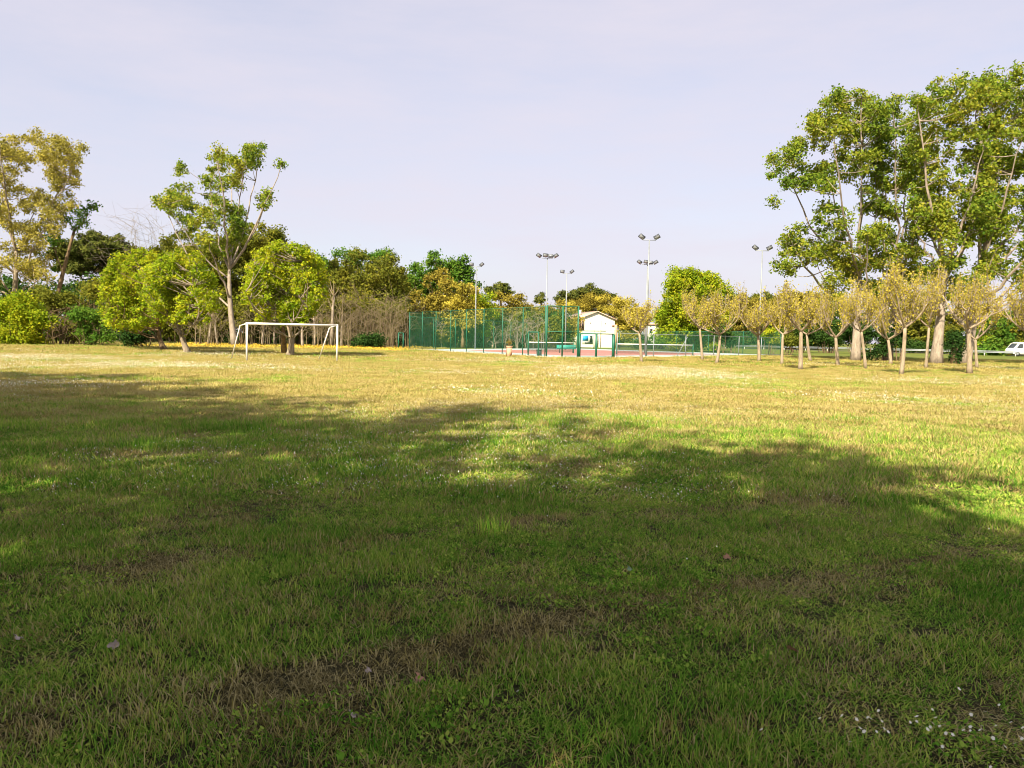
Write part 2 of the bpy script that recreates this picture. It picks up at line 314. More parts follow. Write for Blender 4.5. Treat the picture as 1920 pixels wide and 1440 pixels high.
# --- big poplars on the far side of the young trees
G = 'tall poplars beside the road'
def inpoly(px, py, P):
    ins = False; n = len(P)
    for i in range(n):
        x0, y0 = P[i]; x1, y1 = P[(i + 1) % n]
        if (y0 > py) != (y1 > py) and px < (x1 - x0) * (py - y0) / (y1 - y0) + x0: ins = not ins
    return ins
def poplar(label, bpx, D, top, outline, r0, n, leaf='poplar', bark='palebark', cl=.7, leafsize=.22, dens=1.0, name='poplar_tree', group=G, depth=3.6, nl=11, gap=.3):
    """crown fills an outline seen from the field; limbs fan up from a forked trunk and carry every leaf bunch"""
    base = basept(bpx, D); root = thing(name, label, 'tree', base, group); tr = MB(); cr = MB(); tt = at(top[0], top[1], D); P = np.array(outline, float)
    if gap < .2: outline = [tuple(q) for q in (P - P.mean(0)) * .93 + P.mean(0)]
    x0, y0 = P.min(0); x1, y1 = P.max(0); pts = []
    while len(pts) < n:
        px, py = x0 + (x1 - x0) * R.random(), y0 + (y1 - y0) * R.random()
        if not inpoly(px, py, outline) or (vnoise(np.array([px]), np.array([py]), 1 / 34., 61)[0] < gap): continue
        pts.append(at(px, py, D + R.normal() * depth * .5))
    pts = np.array(pts); sp = bez(base, (base + tt) / 2 + np.array((R.normal() * .3, R.normal() * .3, 0)), tt, 9); rr = np.linspace(r0, r0 * .45, 9); rr[0] *= 1.3; rr[1] *= 1.08; tr.tube(sp, rr, 11)
    hubs = [int(np.argmax(pts[:, 2]))]
    while len(hubs) < nl:
        d = np.min([np.linalg.norm(pts - pts[h], axis=1) for h in hubs], 0); hubs.append(int(np.argmax(d)))
    limbs = []
    for h in hubs:
        e = pts[h]; f = np.clip((e[2] - np.linalg.norm(e[:2] - tt[:2]) * 1.2) / tt[2], .5, 1); st = sp[int(f * 8)]; lr = r0 * (.2 if gap < .2 else .34) * (.7 + .5 * R.random())
        L = bez(st, st + (e - st) * np.array((.62, .62, .36)) + R.normal(size=3) * .3, e, 10); L[2:-1] += R.normal(size=(7, 3)) * .09; tr.tube(L, np.linspace(lr, .03, 10), 6, False); limbs.append(L)
    LP = np.concatenate(limbs)
    for p in pts:
        d = np.linalg.norm(LP - p, axis=1) + np.maximum(LP[:, 2] - p[2] + .4, 0) * 1.5; st = LP[int(np.argmin(d))]
        if np.linalg.norm(p - st) < 3.2: tr.tube(bez(st, st * .5 + p * .5 - np.array((0, 0, .12 * np.linalg.norm(p - st))) + R.normal(size=3) * .1, p, 5), np.linspace(.04, .012, 5), 4, False)
        c = cl * (.55 + .8 * R.random()); crad = np.array((c, c, c * .85))
        for q in range(4):
            e = p + rdir(1)[0] * crad * 1.15; tr.tube([p, (p + e) / 2 + R.normal(size=3) * .06, e], [.015, .011, .006], 3, False)
        leaves_in(cr, p, crad, int(dens * 15 * (c / leafsize) ** 2) + 6, leafsize)
    tr.build('trunk', MAT[bark], root, True); cr.build('crown', MAT[leaf], root); return root
poplar('leftmost big poplar, wide drooping limbs reaching over the lamp post', 1606, 63.5, (1612, 520), [(1440, 300), (1480, 275), (1510, 240), (1530, 190), (1560, 175), (1600, 160), (1640, 175), (1665, 205), (1668, 300), (1662, 420), (1650, 575), (1540, 570), (1470, 528), (1462, 498), (1500, 488), (1450, 470), (1455, 435), (1500, 425), (1540, 440), (1510, 400), (1450, 390), (1445, 350)], .38, 230)
poplar('big poplar with leaning grey trunk, second of the tall row', 1666, 65.5, (1684, 520), [(1640, 195), (1690, 170), (1722, 175), (1742, 205), (1748, 300), (1742, 420), (1720, 575), (1620, 575), (1640, 400)], .36, 150)
poplar('tallest poplar with thick pale trunk beside the ivy clad stump', 1757, 58.5, (1772, 500), [(1710, 175), (1742, 150), (1790, 162), (1812, 136), (1850, 128), (1872, 200), (1865, 330), (1855, 450), (1840, 570), (1720, 570), (1700, 400), (1720, 250)], .42, 200)
poplar('rightmost big poplar cut by the picture edge', 1812, 61.0, (1838, 500), [(1830, 155), (1870, 135), (1905, 135), (1960, 150), (2020, 260), (2020, 480), (1960, 545), (1840, 565), (1830, 400)], .38, 230)

# --- young pollarded trees with new golden leaves
def young(label, bx, by, fx, fy, top, hw):
    b0 = gnd(bx, by); D = b0[1]; s = D / FPX; fork = at(fx, fy, D); root = thing('young_tree', label, 'tree', b0, 'young pollarded trees in rows')
    tr = MB(); lf = MB(); r0 = 0.105 * (0.8 + .4 * R.random())
    m_ = (b0 + fork) / 2 + np.array(((R.random() - .5) * .25, 0, 0)); q = np.linspace(r0 * 1.15, r0 * .8, 8); q[0] *= 1.2
    tr.tube(bez(b0, m_, fork, 8), q, 8)
    H = (fy - top) * s; W = hw * s; n1 = int(R.integers(3, 6)); fan = 1.0 + .4 * R.random(); H *= .82 + .25 * R.random()
    tips = []
    for i in range(n1):
        a = 2 * math.pi * (i + R.random() * .6) / n1; ro = W * (0.42 + .4 * R.random()) * fan
        e = fork + np.array((math.cos(a) * ro, math.sin(a) * ro, H * (0.3 + .28 * R.random())))
        c = fork * .5 + e * .5 + np.array((math.cos(a) * ro * .25, math.sin(a) * ro * .25, -0.08))
        L = bez(fork, c, e, 6); tr.tube(L, np.linspace(r0 * .62, r0 * .3, 6), 5, False)
        for j in range(7):
            st = L[R.integers(1, 6)]; aa = a + R.normal() * 1.0; rr = W * (0.12 + .45 * R.random())
            e2 = st + np.array((math.cos(aa) * rr, math.sin(aa) * rr, H * (0.25 + .33 * R.random())))
            L2 = bez(st, st * .5 + e2 * .5 + np.array((math.cos(aa) * rr * .3, math.sin(aa) * rr * .3, -.03)), e2, 5); tr.tube(L2, np.linspace(r0 * .28, .012, 5), 4, False)
            for k in range(7):
                s3 = L2[R.integers(1, 5)]; e3 = s3 + np.array((R.normal() * W * .1, R.normal() * W * .1, H * (.14 + .34 * R.random())))
                L3 = bez(s3, s3 * .4 + e3 * .6 + R.normal(size=3) * .06, e3, 4); tr.tube(L3, np.linspace(.014, .006, 4), 3, False); tips.append(L3)
    T = np.concatenate([t[R.integers(0, 4, 18)] for t in tips]); N = len(T)
    lf.cards(T + R.normal(size=(N, 3)) * .07, R.normal(size=(N, 3)) + np.array((0, -.2, .5)), 0.05 + .08 * R.random(N), .7)
    tr.build('trunk', MAT['young'], root, True); lf.build('crown', MAT['gold'], root)
YT = [('young tree nearest the tennis net, beside the tall lamp post', 1203, 680, 1199, 624, 566, 44),
 ('young tree just past the net post, slim trunk leaning left', 1317, 676, 1312, 617, 555, 46),
 ('young tree with long bare limb stretching left, by the court corner', 1343, 683, 1350, 627, 558, 48),
 ('small young tree standing in front of the lone right lamp post', 1423, 679, 1421, 629, 566, 42),
 ('young tree with short upright trunk, fifth from the net', 1466, 685, 1468, 627, 558, 44),
 ('young tree with straight pale trunk and wide crown, sixth from the net', 1501, 694, 1502, 621, 538, 56),
 ('small young tree half hidden behind the straight trunked one', 1520, 678, 1513, 627, 566, 40),
 ('slim young tree in front of the dark hedge gap', 1571, 686, 1567, 633, 552, 44),
 ('young tree with crooked trunk before the leftmost big poplar', 1623, 692, 1615, 622, 545, 46),
 ('thin young tree in front of the leaning poplar trunk', 1670, 685, 1665, 637, 550, 42),
 ('nearest young tree, thick pale trunk and broad golden crown', 1690, 703, 1697, 614, 512, 66),
 ('young tree between the broad one and the thick poplar trunk', 1736, 692, 1742, 614, 530, 48),
 ('young tree with forked top near the right edge, nearer of the pair', 1818, 701, 1816, 616, 520, 62),
 ('thinner young tree just behind the forked one near right edge', 1832, 692, 1829, 637, 545, 46),
 ('young tree cut off by the right picture edge', 1934, 697, 1930, 625, 535, 58)]
for t in YT: young(*t)

# --- round crowned trees by the goal
G = 'round crowned trees near the goal'
poplar('round yellow green tree standing right behind the goal', 543, 49.5, (536, 600), [(453, 545), (463, 500), (490, 465), (530, 449), (575, 460), (605, 490), (616, 530), (610, 562), (592, 578), (575, 604), (490, 604), (478, 578), (456, 565)], .23, 330, 'lime', 'bark', .42, .15, 1.0, 'round_tree', G, 3.6, 9, .1)
poplar('round tree with pale curved trunk left of the goal', 352, 51.5, (330, 600), [(262, 565), (272, 510), (300, 480), (335, 469), (375, 478), (402, 515), (408, 565), (392, 602), (340, 608), (290, 595)], .21, 300, 'lime', 'bark', .42, .15, 1.0, 'round_tree', G, 3.6, 8, .1)
poplar('leafy round tree with dark straight trunk, leftmost of the round trees', 308, 58.5, (296, 615), [(185, 565), (193, 510), (213, 480), (250, 464), (290, 472), (305, 520), (316, 595), (300, 612), (235, 622), (192, 605)], .23, 320, 'lime', 'brownbark', .47, .17, 1.0, 'round_tree', G, 4, 8, .1)
o = thing('side_trunk', 'second trunk, darkened for shade, leaning beside the goal tree', 'tree', gnd(533, 664), G); MB().tube([gnd(533, 664), at(531, 630, 51), at(530, 598, 51), at(524, 555, 51)], [.22, .18, .14, .08], 9).build('trunk', MAT['brownbark'], o, True)  # brown bark puts this trunk's shade into its colour

# --- treeline, left to right
poplar('tall ochre leaved tree at the left picture edge', 22, 80, (30, 470), [(-70, 300), (-20, 265), (40, 255), (65, 245), (110, 258), (158, 268), (150, 300), (150, 330), (140, 370), (150, 410), (110, 430), (100, 470), (85, 520), (-60, 530), (-90, 420)], .38, 270, 'yellowtree', 'bark', .7, .2, .8, 'spring_tree', None, 5, 12)
tree('leaning_tree', 'green branch of a darker tree leaning out beside the ochre one', 'tree', basept(90, 84), at(140, 430, 84), 0.3, PB_(84, [(165, 395, 34, 18), (140, 420, 30, 22), (100, 450, 26, 30), (80, 500, 30, 28)]), 'green', 'brownbark', 0.24, 0.7)
poplar('tall thin crowned poplar rising above the trees behind the goal', 441, 79, (430, 505), [(285, 372), (330, 348), (328, 312), (355, 304), (378, 332), (400, 300), (410, 275), (440, 287), (468, 268), (495, 266), (530, 295), (541, 325), (515, 348), (500, 382), (470, 402), (452, 455), (422, 480), (380, 455), (350, 425), (320, 400)], .34, 135, 'poplar', 'palebark', .72, .23, .95, 'tall_poplar', None, 4.5, 11, .42)
def pine(label, bpx, D, lst, dens=2.4):
    tree('umbrella_pine', label, 'tree', basept(bpx, D), at(bpx, lst[0][1] + lst[0][3] * .6, D), 0.4, PB_(D, lst), 'pine', 'brownbark', 0.3, dens, 'umbrella pines', flat=.6)
pine('broad umbrella pine behind the ochre tree', 190, 112, [(182, 470, 82, 24), (135, 482, 44, 22), (232, 478, 44, 22), (182, 449, 52, 12), (170, 500, 60, 20)])
pine('umbrella pine crown rising behind the brown thicket and lamp post', 938, 140, [(937, 546, 34, 16), (937, 537, 24, 8)])
pine('small dark umbrella pine between the two lamp posts', 1015, 150, [(1014, 560, 20, 14)])
pine('wide umbrella pine behind the house', 1095, 150, [(1075, 560, 36, 18), (1120, 556, 40, 18), (1098, 546, 34, 9), (1060, 575, 24, 14)])
G = 'trees of the wood behind the field'
def wood(label, px, D, lst, leaf, bark='brownbark', size=0.27, dens=1.25):
    lst = [(q[0], q[1] + 3, q[2] * 1.2, q[3] * 1.2) for q in lst]; lst.append((px, lst[0][1] + lst[0][3] * 1.5, lst[0][2] * .9, lst[0][3]))
    top = lst[0]; tree('woodland_tree', label, 'tree', basept(px, D), at(px, top[1] + top[3] * .3, D), 0.26, PB_(D, lst), leaf, bark, size, dens, G, cl=.95)
wood('olive tree behind the round trees, left of the tall poplar', 345, 92, [(345, 470, 55, 38), (300, 480, 40, 30), (390, 480, 40, 40)], 'olive')
wood('dark green tree behind the tall poplar trunk', 470, 94, [(480, 460, 55, 42), (430, 470, 45, 40), (520, 490, 34, 40), (470, 540, 60, 50)], 'olive')
wood('grey green tree between goal tree and brown thicket', 628, 96, [(628, 495, 34, 32), (655, 485, 26, 22), (605, 500, 24, 26)], 'green')
wood('olive brown tree over the bare thicket', 660, 88, [(660, 530, 55, 50), (625, 545, 35, 50), (690, 560, 40, 40)], 'olive')
wood('yellow olive tree at the thicket right of the first', 718, 90, [(715, 515, 45, 42), (745, 540, 30, 40), (715, 565, 45, 34)], 'olive')
wood('feathery tree top poking above the thicket', 712, 104, [(700, 482, 40, 16), (725, 478, 26, 14)], 'green', dens=.7)
wood('bright green round tree left of the highest green tree', 770, 104, [(768, 520, 34, 34), (780, 550, 30, 28), (755, 555, 24, 26)], 'green', size=.3)
wood('highest bright green tree behind the tennis fence', 822, 106, [(820, 497, 40, 28), (850, 495, 26, 22), (815, 530, 36, 26), (880, 525, 30, 26), (870, 560, 36, 36)], 'green', size=.3)
wood('rusty leaved tree in front of the green ones', 815, 98, [(815, 545, 34, 36), (790, 575, 40, 26), (840, 580, 34, 24)], 'brown')
wood('orange brown tree left of the first lamp post', 868, 97, [(868, 550, 36, 24), (880, 575, 34, 22), (850, 572, 26, 22)], 'gold')
wood('lime tree just right of the first lamp post', 908, 100, [(905, 560, 20, 34), (915, 585, 18, 24)], 'lime')
wood('brown budding tree below the middle pine', 945, 108, [(940, 575, 36, 26), (965, 580, 34, 28), (920, 590, 26, 24)], 'brown')
wood('brown budding tree behind the fence corner', 1000, 112, [(1000, 588, 36, 26), (1035, 590, 34, 30), (975, 600, 30, 24)], 'brown')
wood('tawny tree left of the house roof', 1062, 118, [(1060, 590, 26, 30), (1045, 610, 24, 24), (1065, 620, 20, 24)], 'gold')
wood('pale twiggy tree above the house', 1110, 148, [(1105, 570, 36, 24), (1085, 580, 24, 22)], 'brown')
wood('golden tree behind the right gable of the house', 1150, 146, [(1145, 575, 36, 26), (1172, 590, 34, 26), (1185, 610, 24, 24)], 'gold')
wood('big round yellow green tree standing alone past the court', 1300, 100, [(1300, 545, 60, 42), (1270, 580, 40, 40), (1335, 570, 40, 42), (1300, 590, 60, 40), (1255, 600, 24, 30)], 'lime', size=.26)
for i, (px, D, py, rx, ry, lf) in enumerate([(1395, 165, 578, 36, 24, 'brown'), (1440, 170, 575, 40, 26, 'olive'), (1490, 160, 575, 40, 26, 'brown'), (1535, 168, 580, 36, 28, 'olive'), (1420, 190, 565, 60, 14, 'pine'), (1500, 195, 562, 60, 16, 'pine'),
        (1868, 120, 610, 30, 36, 'green'), (1905, 124, 600, 30, 40, 'olive'), (1845, 128, 620, 26, 26, 'lime'), (1760, 140, 610, 40, 36, 'olive'), (1700, 145, 605, 40, 36, 'olive')]):
    wood(['rust brown far tree past the round tree', 'olive far tree behind the lone right lamp post', 'brown far tree behind the fifth young tree', 'olive far tree left of the big poplars', 'low dark far wood crown left of the right lamp post', 'low dark far wood crown right of the right lamp post',
          'green tree above the white van', 'olive tree at the right edge behind the guardrail', 'lime tree behind the white gate posts', 'olive tree behind the thickest poplar trunk', 'olive tree behind the leaning poplar'][i], px, D, [(px, py, rx, ry), (px, py + ry, rx, ry)], lf, size=.38)

# --- shrubs, hedges
def shrub(label, px, D, lst, leaf, size=.2, dens=1.3, name='shrub', group='shrubs along the wood edge', K=None):
    root = thing(name, label, 'shrub', basept(px, D), group); cr = MB(); st = MB()
    for (c, rad) in PB_(D, lst):
        k = K or int(np.clip(rad[0] * rad[2] * 3, 4, 30)); pts = rdir(k) * (R.random((k, 1)) ** .4) * np.array(rad) * .75 + c; pts[:, 2] = np.maximum(pts[:, 2], .15)
        cs = np.mean(rad) * .95 / k ** (1 / 3)
        for p in pts:
            leaves_in(cr, p, np.array((cs, cs, cs * .8)), int(dens * 15 * (cs / size) ** 2) + 8, size)
            g0 = np.array((c[0] + (p[0] - c[0]) * .5, c[1] + (p[1] - c[1]) * .5, 0)); st.tube(bez(g0, g0 * .6 + p * .4 + R.normal(size=3) * .2, p, 5), np.linspace(.05, .012, 5), 4, False)
    cr_ = cr; v = np.concatenate(cr_.v); v[:, 2] = np.maximum(v[:, 2], 0.01); cr_.v = [v]
    st.build('stem', MAT['brownbark'], root)['kind'] = 'stuff'; cr.build('foliage', MAT[leaf], root)
shrub('leafy green bank of shrub at the left picture edge', 30, 68, [(20, 580, 60, 40), (60, 610, 50, 35), (-30, 600, 60, 50), (30, 635, 60, 18)], 'lime')
shrub('brownish creeper covered shrub next to the left edge bank', 120, 72, [(115, 570, 45, 30), (130, 610, 40, 35), (90, 560, 40, 25), (175, 545, 40, 25)], 'olive')
shrub('dark green shrub between the creeper and the round trees', 175, 68, [(170, 590, 38, 30), (185, 620, 36, 28)], 'green')
shrub('low dark shrub under the leftmost round tree', 245, 66, [(240, 630, 45, 20), (275, 625, 30, 22)], 'dark')
shrub('dark shaded undergrowth bush behind the curved trunk', 390, 90, [(390, 600, 60, 45), (330, 600, 50, 45), (280, 600, 50, 40)], 'olive', .26)
shrub('olive undergrowth bush behind the goal', 500, 92, [(490, 590, 60, 50), (560, 590, 55, 50), (610, 600, 40, 40)], 'olive', .26)
shrub('glossy dark bush at the left end of the tennis fence', 700, 80, [(700, 637, 34, 17), (680, 640, 24, 14)], 'dark')
shrub('tangled brown bush mass behind the bare thicket', 680, 94, [(650, 600, 50, 40), (710, 600, 50, 40), (755, 600, 40, 40)], 'olive', .26)
shrub('green thicket behind the left part of the tennis fence', 800, 100, [(790, 610, 50, 36), (850, 605, 50, 38), (880, 610, 40, 36)], 'green', .28)
shrub('green thicket behind the middle of the tennis fence', 960, 104, [(940, 615, 45, 34), (990, 615, 45, 34), (1035, 620, 34, 30)], 'olive', .28)
shrub('clipped tall dark hedge behind the guardrail', 1570, 112, [(1550, 622, 45, 30), (1610, 622, 40, 30), (1500, 628, 40, 24)], 'hedge', .26, name='hedge')
shrub('dense dark evergreen bush between the first two big poplars', 1645, 64, [(1640, 645, 24, 32), (1655, 640, 22, 28), (1690, 625, 20, 24)], 'dark')
shrub('low trimmed hedge behind the guardrail, right of the poplars', 1740, 130, [(1710, 648, 34, 9), (1760, 648, 34, 9)], 'hedge', .24, name='hedge')
shrub('bush with dark stems beside the court, before the guardrail', 1372, 92, [(1372, 640, 22, 24), (1355, 625, 24, 22)], 'hedge', .24)
shrub('small yellow green bush before the guardrail', 1448, 88, [(1448, 635, 16, 18), (1440, 620, 20, 16)], 'lime', .22)
shrub('brown wispy bush before the guardrail', 1482, 90, [(1480, 632, 24, 22)], 'olive', .22)
shrub('rounded clipped bush by the white garden wall', 1238, 118, [(1238, 637, 22, 10)], 'green', .22)
shrub('dark bank of bushes behind the far court fence', 1260, 122, [(1215, 645, 40, 14), (1290, 640, 40, 18), (1340, 630, 34, 28)], 'hedge', .28)
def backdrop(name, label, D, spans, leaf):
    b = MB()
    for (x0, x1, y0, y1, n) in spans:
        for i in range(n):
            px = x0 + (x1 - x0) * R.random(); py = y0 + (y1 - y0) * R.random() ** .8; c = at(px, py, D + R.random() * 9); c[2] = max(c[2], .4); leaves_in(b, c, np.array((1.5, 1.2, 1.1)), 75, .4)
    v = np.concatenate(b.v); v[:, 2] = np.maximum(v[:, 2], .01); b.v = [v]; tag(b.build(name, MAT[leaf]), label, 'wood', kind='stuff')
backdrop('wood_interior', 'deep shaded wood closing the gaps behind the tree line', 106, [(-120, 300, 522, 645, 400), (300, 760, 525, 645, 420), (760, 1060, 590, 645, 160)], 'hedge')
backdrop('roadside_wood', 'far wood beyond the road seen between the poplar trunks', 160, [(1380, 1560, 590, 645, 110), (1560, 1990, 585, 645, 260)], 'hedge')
shrub('leafing olive scrub rising through the bare thicket', 690, 86, [(640, 575, 45, 30), (690, 580, 45, 30), (735, 585, 40, 30)], 'olive', .2, .7)
shrub('leafing scrub between the curved trunk and the goal', 420, 88, [(400, 590, 45, 40), (455, 580, 40, 40)], 'olive', .2, .8)
# ivy covered stump
iv = thing('ivy_stump', 'rounded ivy clad stump between two big poplar trunks', 'tree', basept(1790, 58)); b = MB(); b.tube([basept(1790, 58), at(1790, 655, 58), at(1790, 625, 58)], [.28, .24, .12], 9); b.build('trunk', MAT['brownbark'], iv, True)
b = MB()
for (c, rad) in PB_(58, [(1792, 645, 18, 20), (1792, 668, 9, 16), (1790, 630, 13, 10)]): leaves_in(b, c, np.array(rad), 1500, .14)
v = np.concatenate(b.v); v[:, 2] = np.maximum(v[:, 2], .01); b.v = [v]; b.build('crown', MAT['dark'], iv)

# --- bare twiggy shrubs and thin trunks at the wood edge
def bare(label, px, D, wpx, hpx, n, mat='twig', name='bare_shrub', cat='shrub', group='bare shrubs at the wood edge', r=.035):
    c = basept(px, D); s = D / FPX; root = thing(name, label, cat, c, group); b = MB(); W = wpx * s; H = hpx * s
    for i in range(n):
        p = c + np.array((R.normal() * W * .35, R.normal() * 1.2, 0)); a = R.random() * 6.28; h = H * (.55 + .5 * R.random()); sp = W * .25 * R.random()
        e = p + np.array((math.cos(a) * sp, math.sin(a) * sp, h)); L = bez(p, p + np.array((R.normal() * .2, 0, h * .6)), e, 6); b.tube(L, np.linspace(r * (.6 + .8 * R.random()), .012, 6), 4, False)
        for j in range(7):
            q = L[R.integers(1, 6)]; a2 = R.random() * 6.28; l2 = H * (.15 + .25 * R.random())
            e2 = q + np.array((math.cos(a2) * l2, math.sin(a2) * l2 * .7, l2 * (.15 + .8 * R.random()))); L2 = bez(q, (q + e2) / 2 + np.array((0, 0, .15 * l2)), e2 , 4); b.tube(L2, np.linspace(.02, .009, 4), 3, False)
            for k in range(4):
                q3 = L2[R.integers(1, 4)]; e3 = q3 + R.normal(size=3) * l2 * .35; b.tube([q3, (q3 + e3) / 2 + R.normal(size=3) * .04, e3], [.011, .009, .006], 3, False)
    b.build('branches', MAT[mat], root)['kind'] = 'stuff'
bare('bare brown thicket right of the goal post', 660, 84, 70, 95, 26)
bare('bare brown thicket running up to the tennis fence', 725, 83, 70, 90, 26)
bare('bare brown shrub behind the right goal post', 605, 84, 50, 80, 16)
bare('leafless stems behind the goal crossbar', 500, 84, 60, 80, 16)
bare('leafless stems left of the tall poplar trunk', 395, 80, 50, 85, 14)
bare('dry creeper stems beneath the left edge trees', 140, 70, 70, 70, 18, 'brownbark')
bare('thin pale stems behind the left tennis fence', 800, 97, 70, 65, 22, 'palebark')
bare('thin pale stems behind the middle tennis fence', 975, 100, 80, 60, 22, 'palebark')
bare('leafless grey tree top between pine and tall poplar', 270, 95, 60, 205, 22, 'bark', 'bare_tree', 'tree', 'bare trees in the wood', .09)
for i, (px, py, w, tx, ty) in enumerate([(390, 650, 5, 398, 590), (410, 650, 4, 404, 600), (493, 648, 6, 496, 610), (515, 650, 4, 516, 600), (568, 650, 6, 567, 612), (622, 650, 7, 626, 555), (640, 650, 4, 642, 590), (590, 650, 4, 588, 590)]):
    D = 84; root = thing('thin_tree', ['pale slim trunk left of the tall poplar', 'thin trunk close beside the tall poplar', 'forked pale trunk under the goal crossbar', 'slender trunk left of the goal tree', 'stubby pollard trunk right of the goal tree', 'tall slim trunk beside the right goal post', 'thin stem right of the right goal post', 'slender trunk in front of the right stay'][i], 'tree', basept(px, D), 'slim trunks at the wood edge')
    b = MB(); s = D / FPX; p = basept(px, D); e = at(tx, ty, D); L = bez(p, (p + e) / 2 + R.normal(size=3) * .15, e, 7); b.tube(L, np.linspace(w * s * .55, w * s * .3, 7), 7)
    b.build('trunk', MAT['palebark'], root, True); b = MB()
    for j in range(7):
        st = L[R.integers(4, 7)]; e2 = st + np.array((R.normal() * .9, R.normal() * .6, 1.0 + 1.6 * R.random())); b.tube(bez(st, (st + e2) / 2 + R.normal(size=3) * .15, e2, 5), np.linspace(w * s * .25, .012, 5), 4, False)
    b.build('branches', MAT['twig'], root)

# --- trees beside and behind the viewpoint: they throw the shade over the near lawn
SH = Vector((-SUN_H.x, -SUN_H.y)).normalized(); reach = 1 / math.tan(SUN_EL)
spots = [(-17.0, 21.8, 15), (-11.5, 18.5, 14), (-6.0, 13.2, 14), (-1.2, 12.6, 14), (3.0, 7.2, 13), (-9.0, 11.5, 15), (-15, 14, 15), (-3.2, 6.5, 13), (1.4, 3.0, 12), (-20, 18, 15), (4.6, 2.6, 12), (-7, 5.0, 13), (0.6, 8.0, 13), (-2.6, 2.6, 12), (-5.0, 3.2, 13), (-1.0, 4.6, 12), (-13, 9, 14), (1.5, 5.0, 12), (-8.8, 16.5, 14), (-13.5, 22, 14), (-8.6, 13.2, 14), (-11.5, 14.5, 14), (-5.2, 10.0, 13)]
protos = {}
for i, (sx_, sy_, H) in enumerate(spots):
    hc = H * .68; bx_, by_ = sx_ - SH.x * hc * reach, sy_ - SH.y * hc * reach      # crown centre's shadow falls at (sx,sy)
    kind = 'airy' if sy_ > 7.5 and sx_ > -4 else 'full'
    if kind not in protos:
        o = tree('shade_tree', {'airy': 'tall thin crowned tree outside the view, dappling the middle lawn', 'full': 'tall leafy tree outside the view, shading the nearest lawn'}[kind], 'tree', (0, 0, 0), (0.3, 0, 11), .22,
            [((0, 0, 9.5), (3.0, 3.0, 2.8)), ((1.2, .5, 7.5), (2.6, 2.6, 2.0)), ((-1.4, -.6, 8), (2.6, 2.6, 2.2)), ((0, 0, 12), (2, 2, 1.6))], 'poplar', 'bark', .3, {'airy': .17, 'full': .29}[kind], {'airy': 'trees outside the view that dapple the middle lawn', 'full': 'trees outside the view that shade the nearest lawn'}[kind])
        protos[kind] = o
    else:
        o = protos[kind].copy(); COL.objects.link(o)
        for ch in protos[kind].children:
            c = ch.copy(); COL.objects.link(c); c.parent = o
    o.location = (bx_, by_, 0); o.rotation_euler = (0, 0, i * 1.3); s_ = H / 14; o.scale = (s_, s_, s_)

# ------------------------------------------------------------------ football goal
gl, gr = gnd(463, 677), gnd(628, 678); gr = np.array((gr[0] * 1.0, gr[1] + .5, 0)); gd = (gr - gl) / np.linalg.norm(gr - gl); gb = np.array((-gd[1], gd[0], 0))
goal = thing('football_goal', 'white metal football goal without a net on the dry grass', 'goal', (gl + gr) / 2)
GH = 1.95; up = np.array((0, 0, GH))
for p in (gl, gr): MB().tube([p, p + up + np.array((0, 0, .05))], [.055, .055], 12).build('post', MAT['white'], goal, True)
MB().tube([gl + up - gd * .05, gr + up + gd * .05], [.055, .055], 12).build('crossbar', MAT['white'], goal, True)
for p in (gl, gr):
    k = p + up + gb * .75 - gd * .25 - np.array((0, 0, .12)); ft = p + gb * 2.1 - gd * .55
    MB().tube([p + up, k], [.028, .028], 8).build('top_stay', MAT['white'], goal, True)
    MB().tube([k, ft], [.03, .03], 8).build('back_stay', MAT['white'], goal, True)

# ------------------------------------------------------------------ tennis court: fences, nets, lamps, bench, bin
def fence(label, pts, H, rails, spacing, postmat='greenpaint', r=.036, mesh='wire', npost=None):
    pts = [np.array((*p, 0.0)) for p in pts]; root = thing('court_fence', label, 'fence', pts[0])
    for a, c in zip(pts[:-1], pts[1:]):
        L = np.linalg.norm(c - a); n = max(1, int(round(L / spacing)))
        for i in range(n + 1):
            p = a + (c - a) * i / n
            MB().tube([p, p + np.array((0, 0, H + .04))], [r, r], 8).build('post', MAT[postmat], root, True)
        for z in rails: MB().tube([a + np.array((0, 0, z)), c + np.array((0, 0, z))], [r * .6, r * .6], 6).build('rail', MAT[postmat], root, True)
        d = (c - a) / L; q = np.array((-d[1], d[0], 0)) * .05
        for i in range(n):
            p, e = a + (c - a) * i / n + q, a + (c - a) * (i + 1) / n + q
            MB().add([p + (0, 0, .05), e + (0, 0, .05), e + (0, 0, H), p + (0, 0, H)], [(0, 1, 2, 3)]).build('mesh_panel', MAT[mesh], root)
    return root
fence('tall green wire fence along the left side of the tennis court', [P0, P1], 3.8, (3.8, .08), 3.1)
fence('tall green fence panel with mid rail beside the court gate', [P1 + np.array((.12, .02)), (4.9, 58.0)], 3.85, (3.85, 1.95, .08), 1.6, r=.06)
fence('tall green wire fence at the back of the tennis court', [P0 + np.array((0, .3)), PB], 3.4, (3.4,), 4.2)
fence('low pale post wire fence along the right side of the court', [PG + np.array((.25, .1)), PR], 1.95, (1.95,), 5.3, 'galv', .035)
fence('green wire fence closing the far right end of the court', [PR + np.array((0, .3)), PB + np.array((.3, 0))], 2.6, (2.6,), 4.5)
gt = thing('court_gate', 'low dark green gate frame in front of the house', 'gate', (4.9, 58, 0))
for t, rr in ((0.04, .1), (0.5, .075), (0.98, .11)):
    p = np.array((4.9, 58.0, 0)) * (1 - t) + np.array((*PG, 0)) * t; MB().box(p + (0, 0, .92), (rr * 1.6, rr * 1.6, 1.84), .45).build('post', MAT['greenpaint'], gt)
MB().box(((4.9 + PG[0]) / 2, (58 + PG[1]) / 2, 1.86), (3.5, .1, .08), math.atan2(2, 3)).build('top_rail', MAT['greenpaint'], gt)
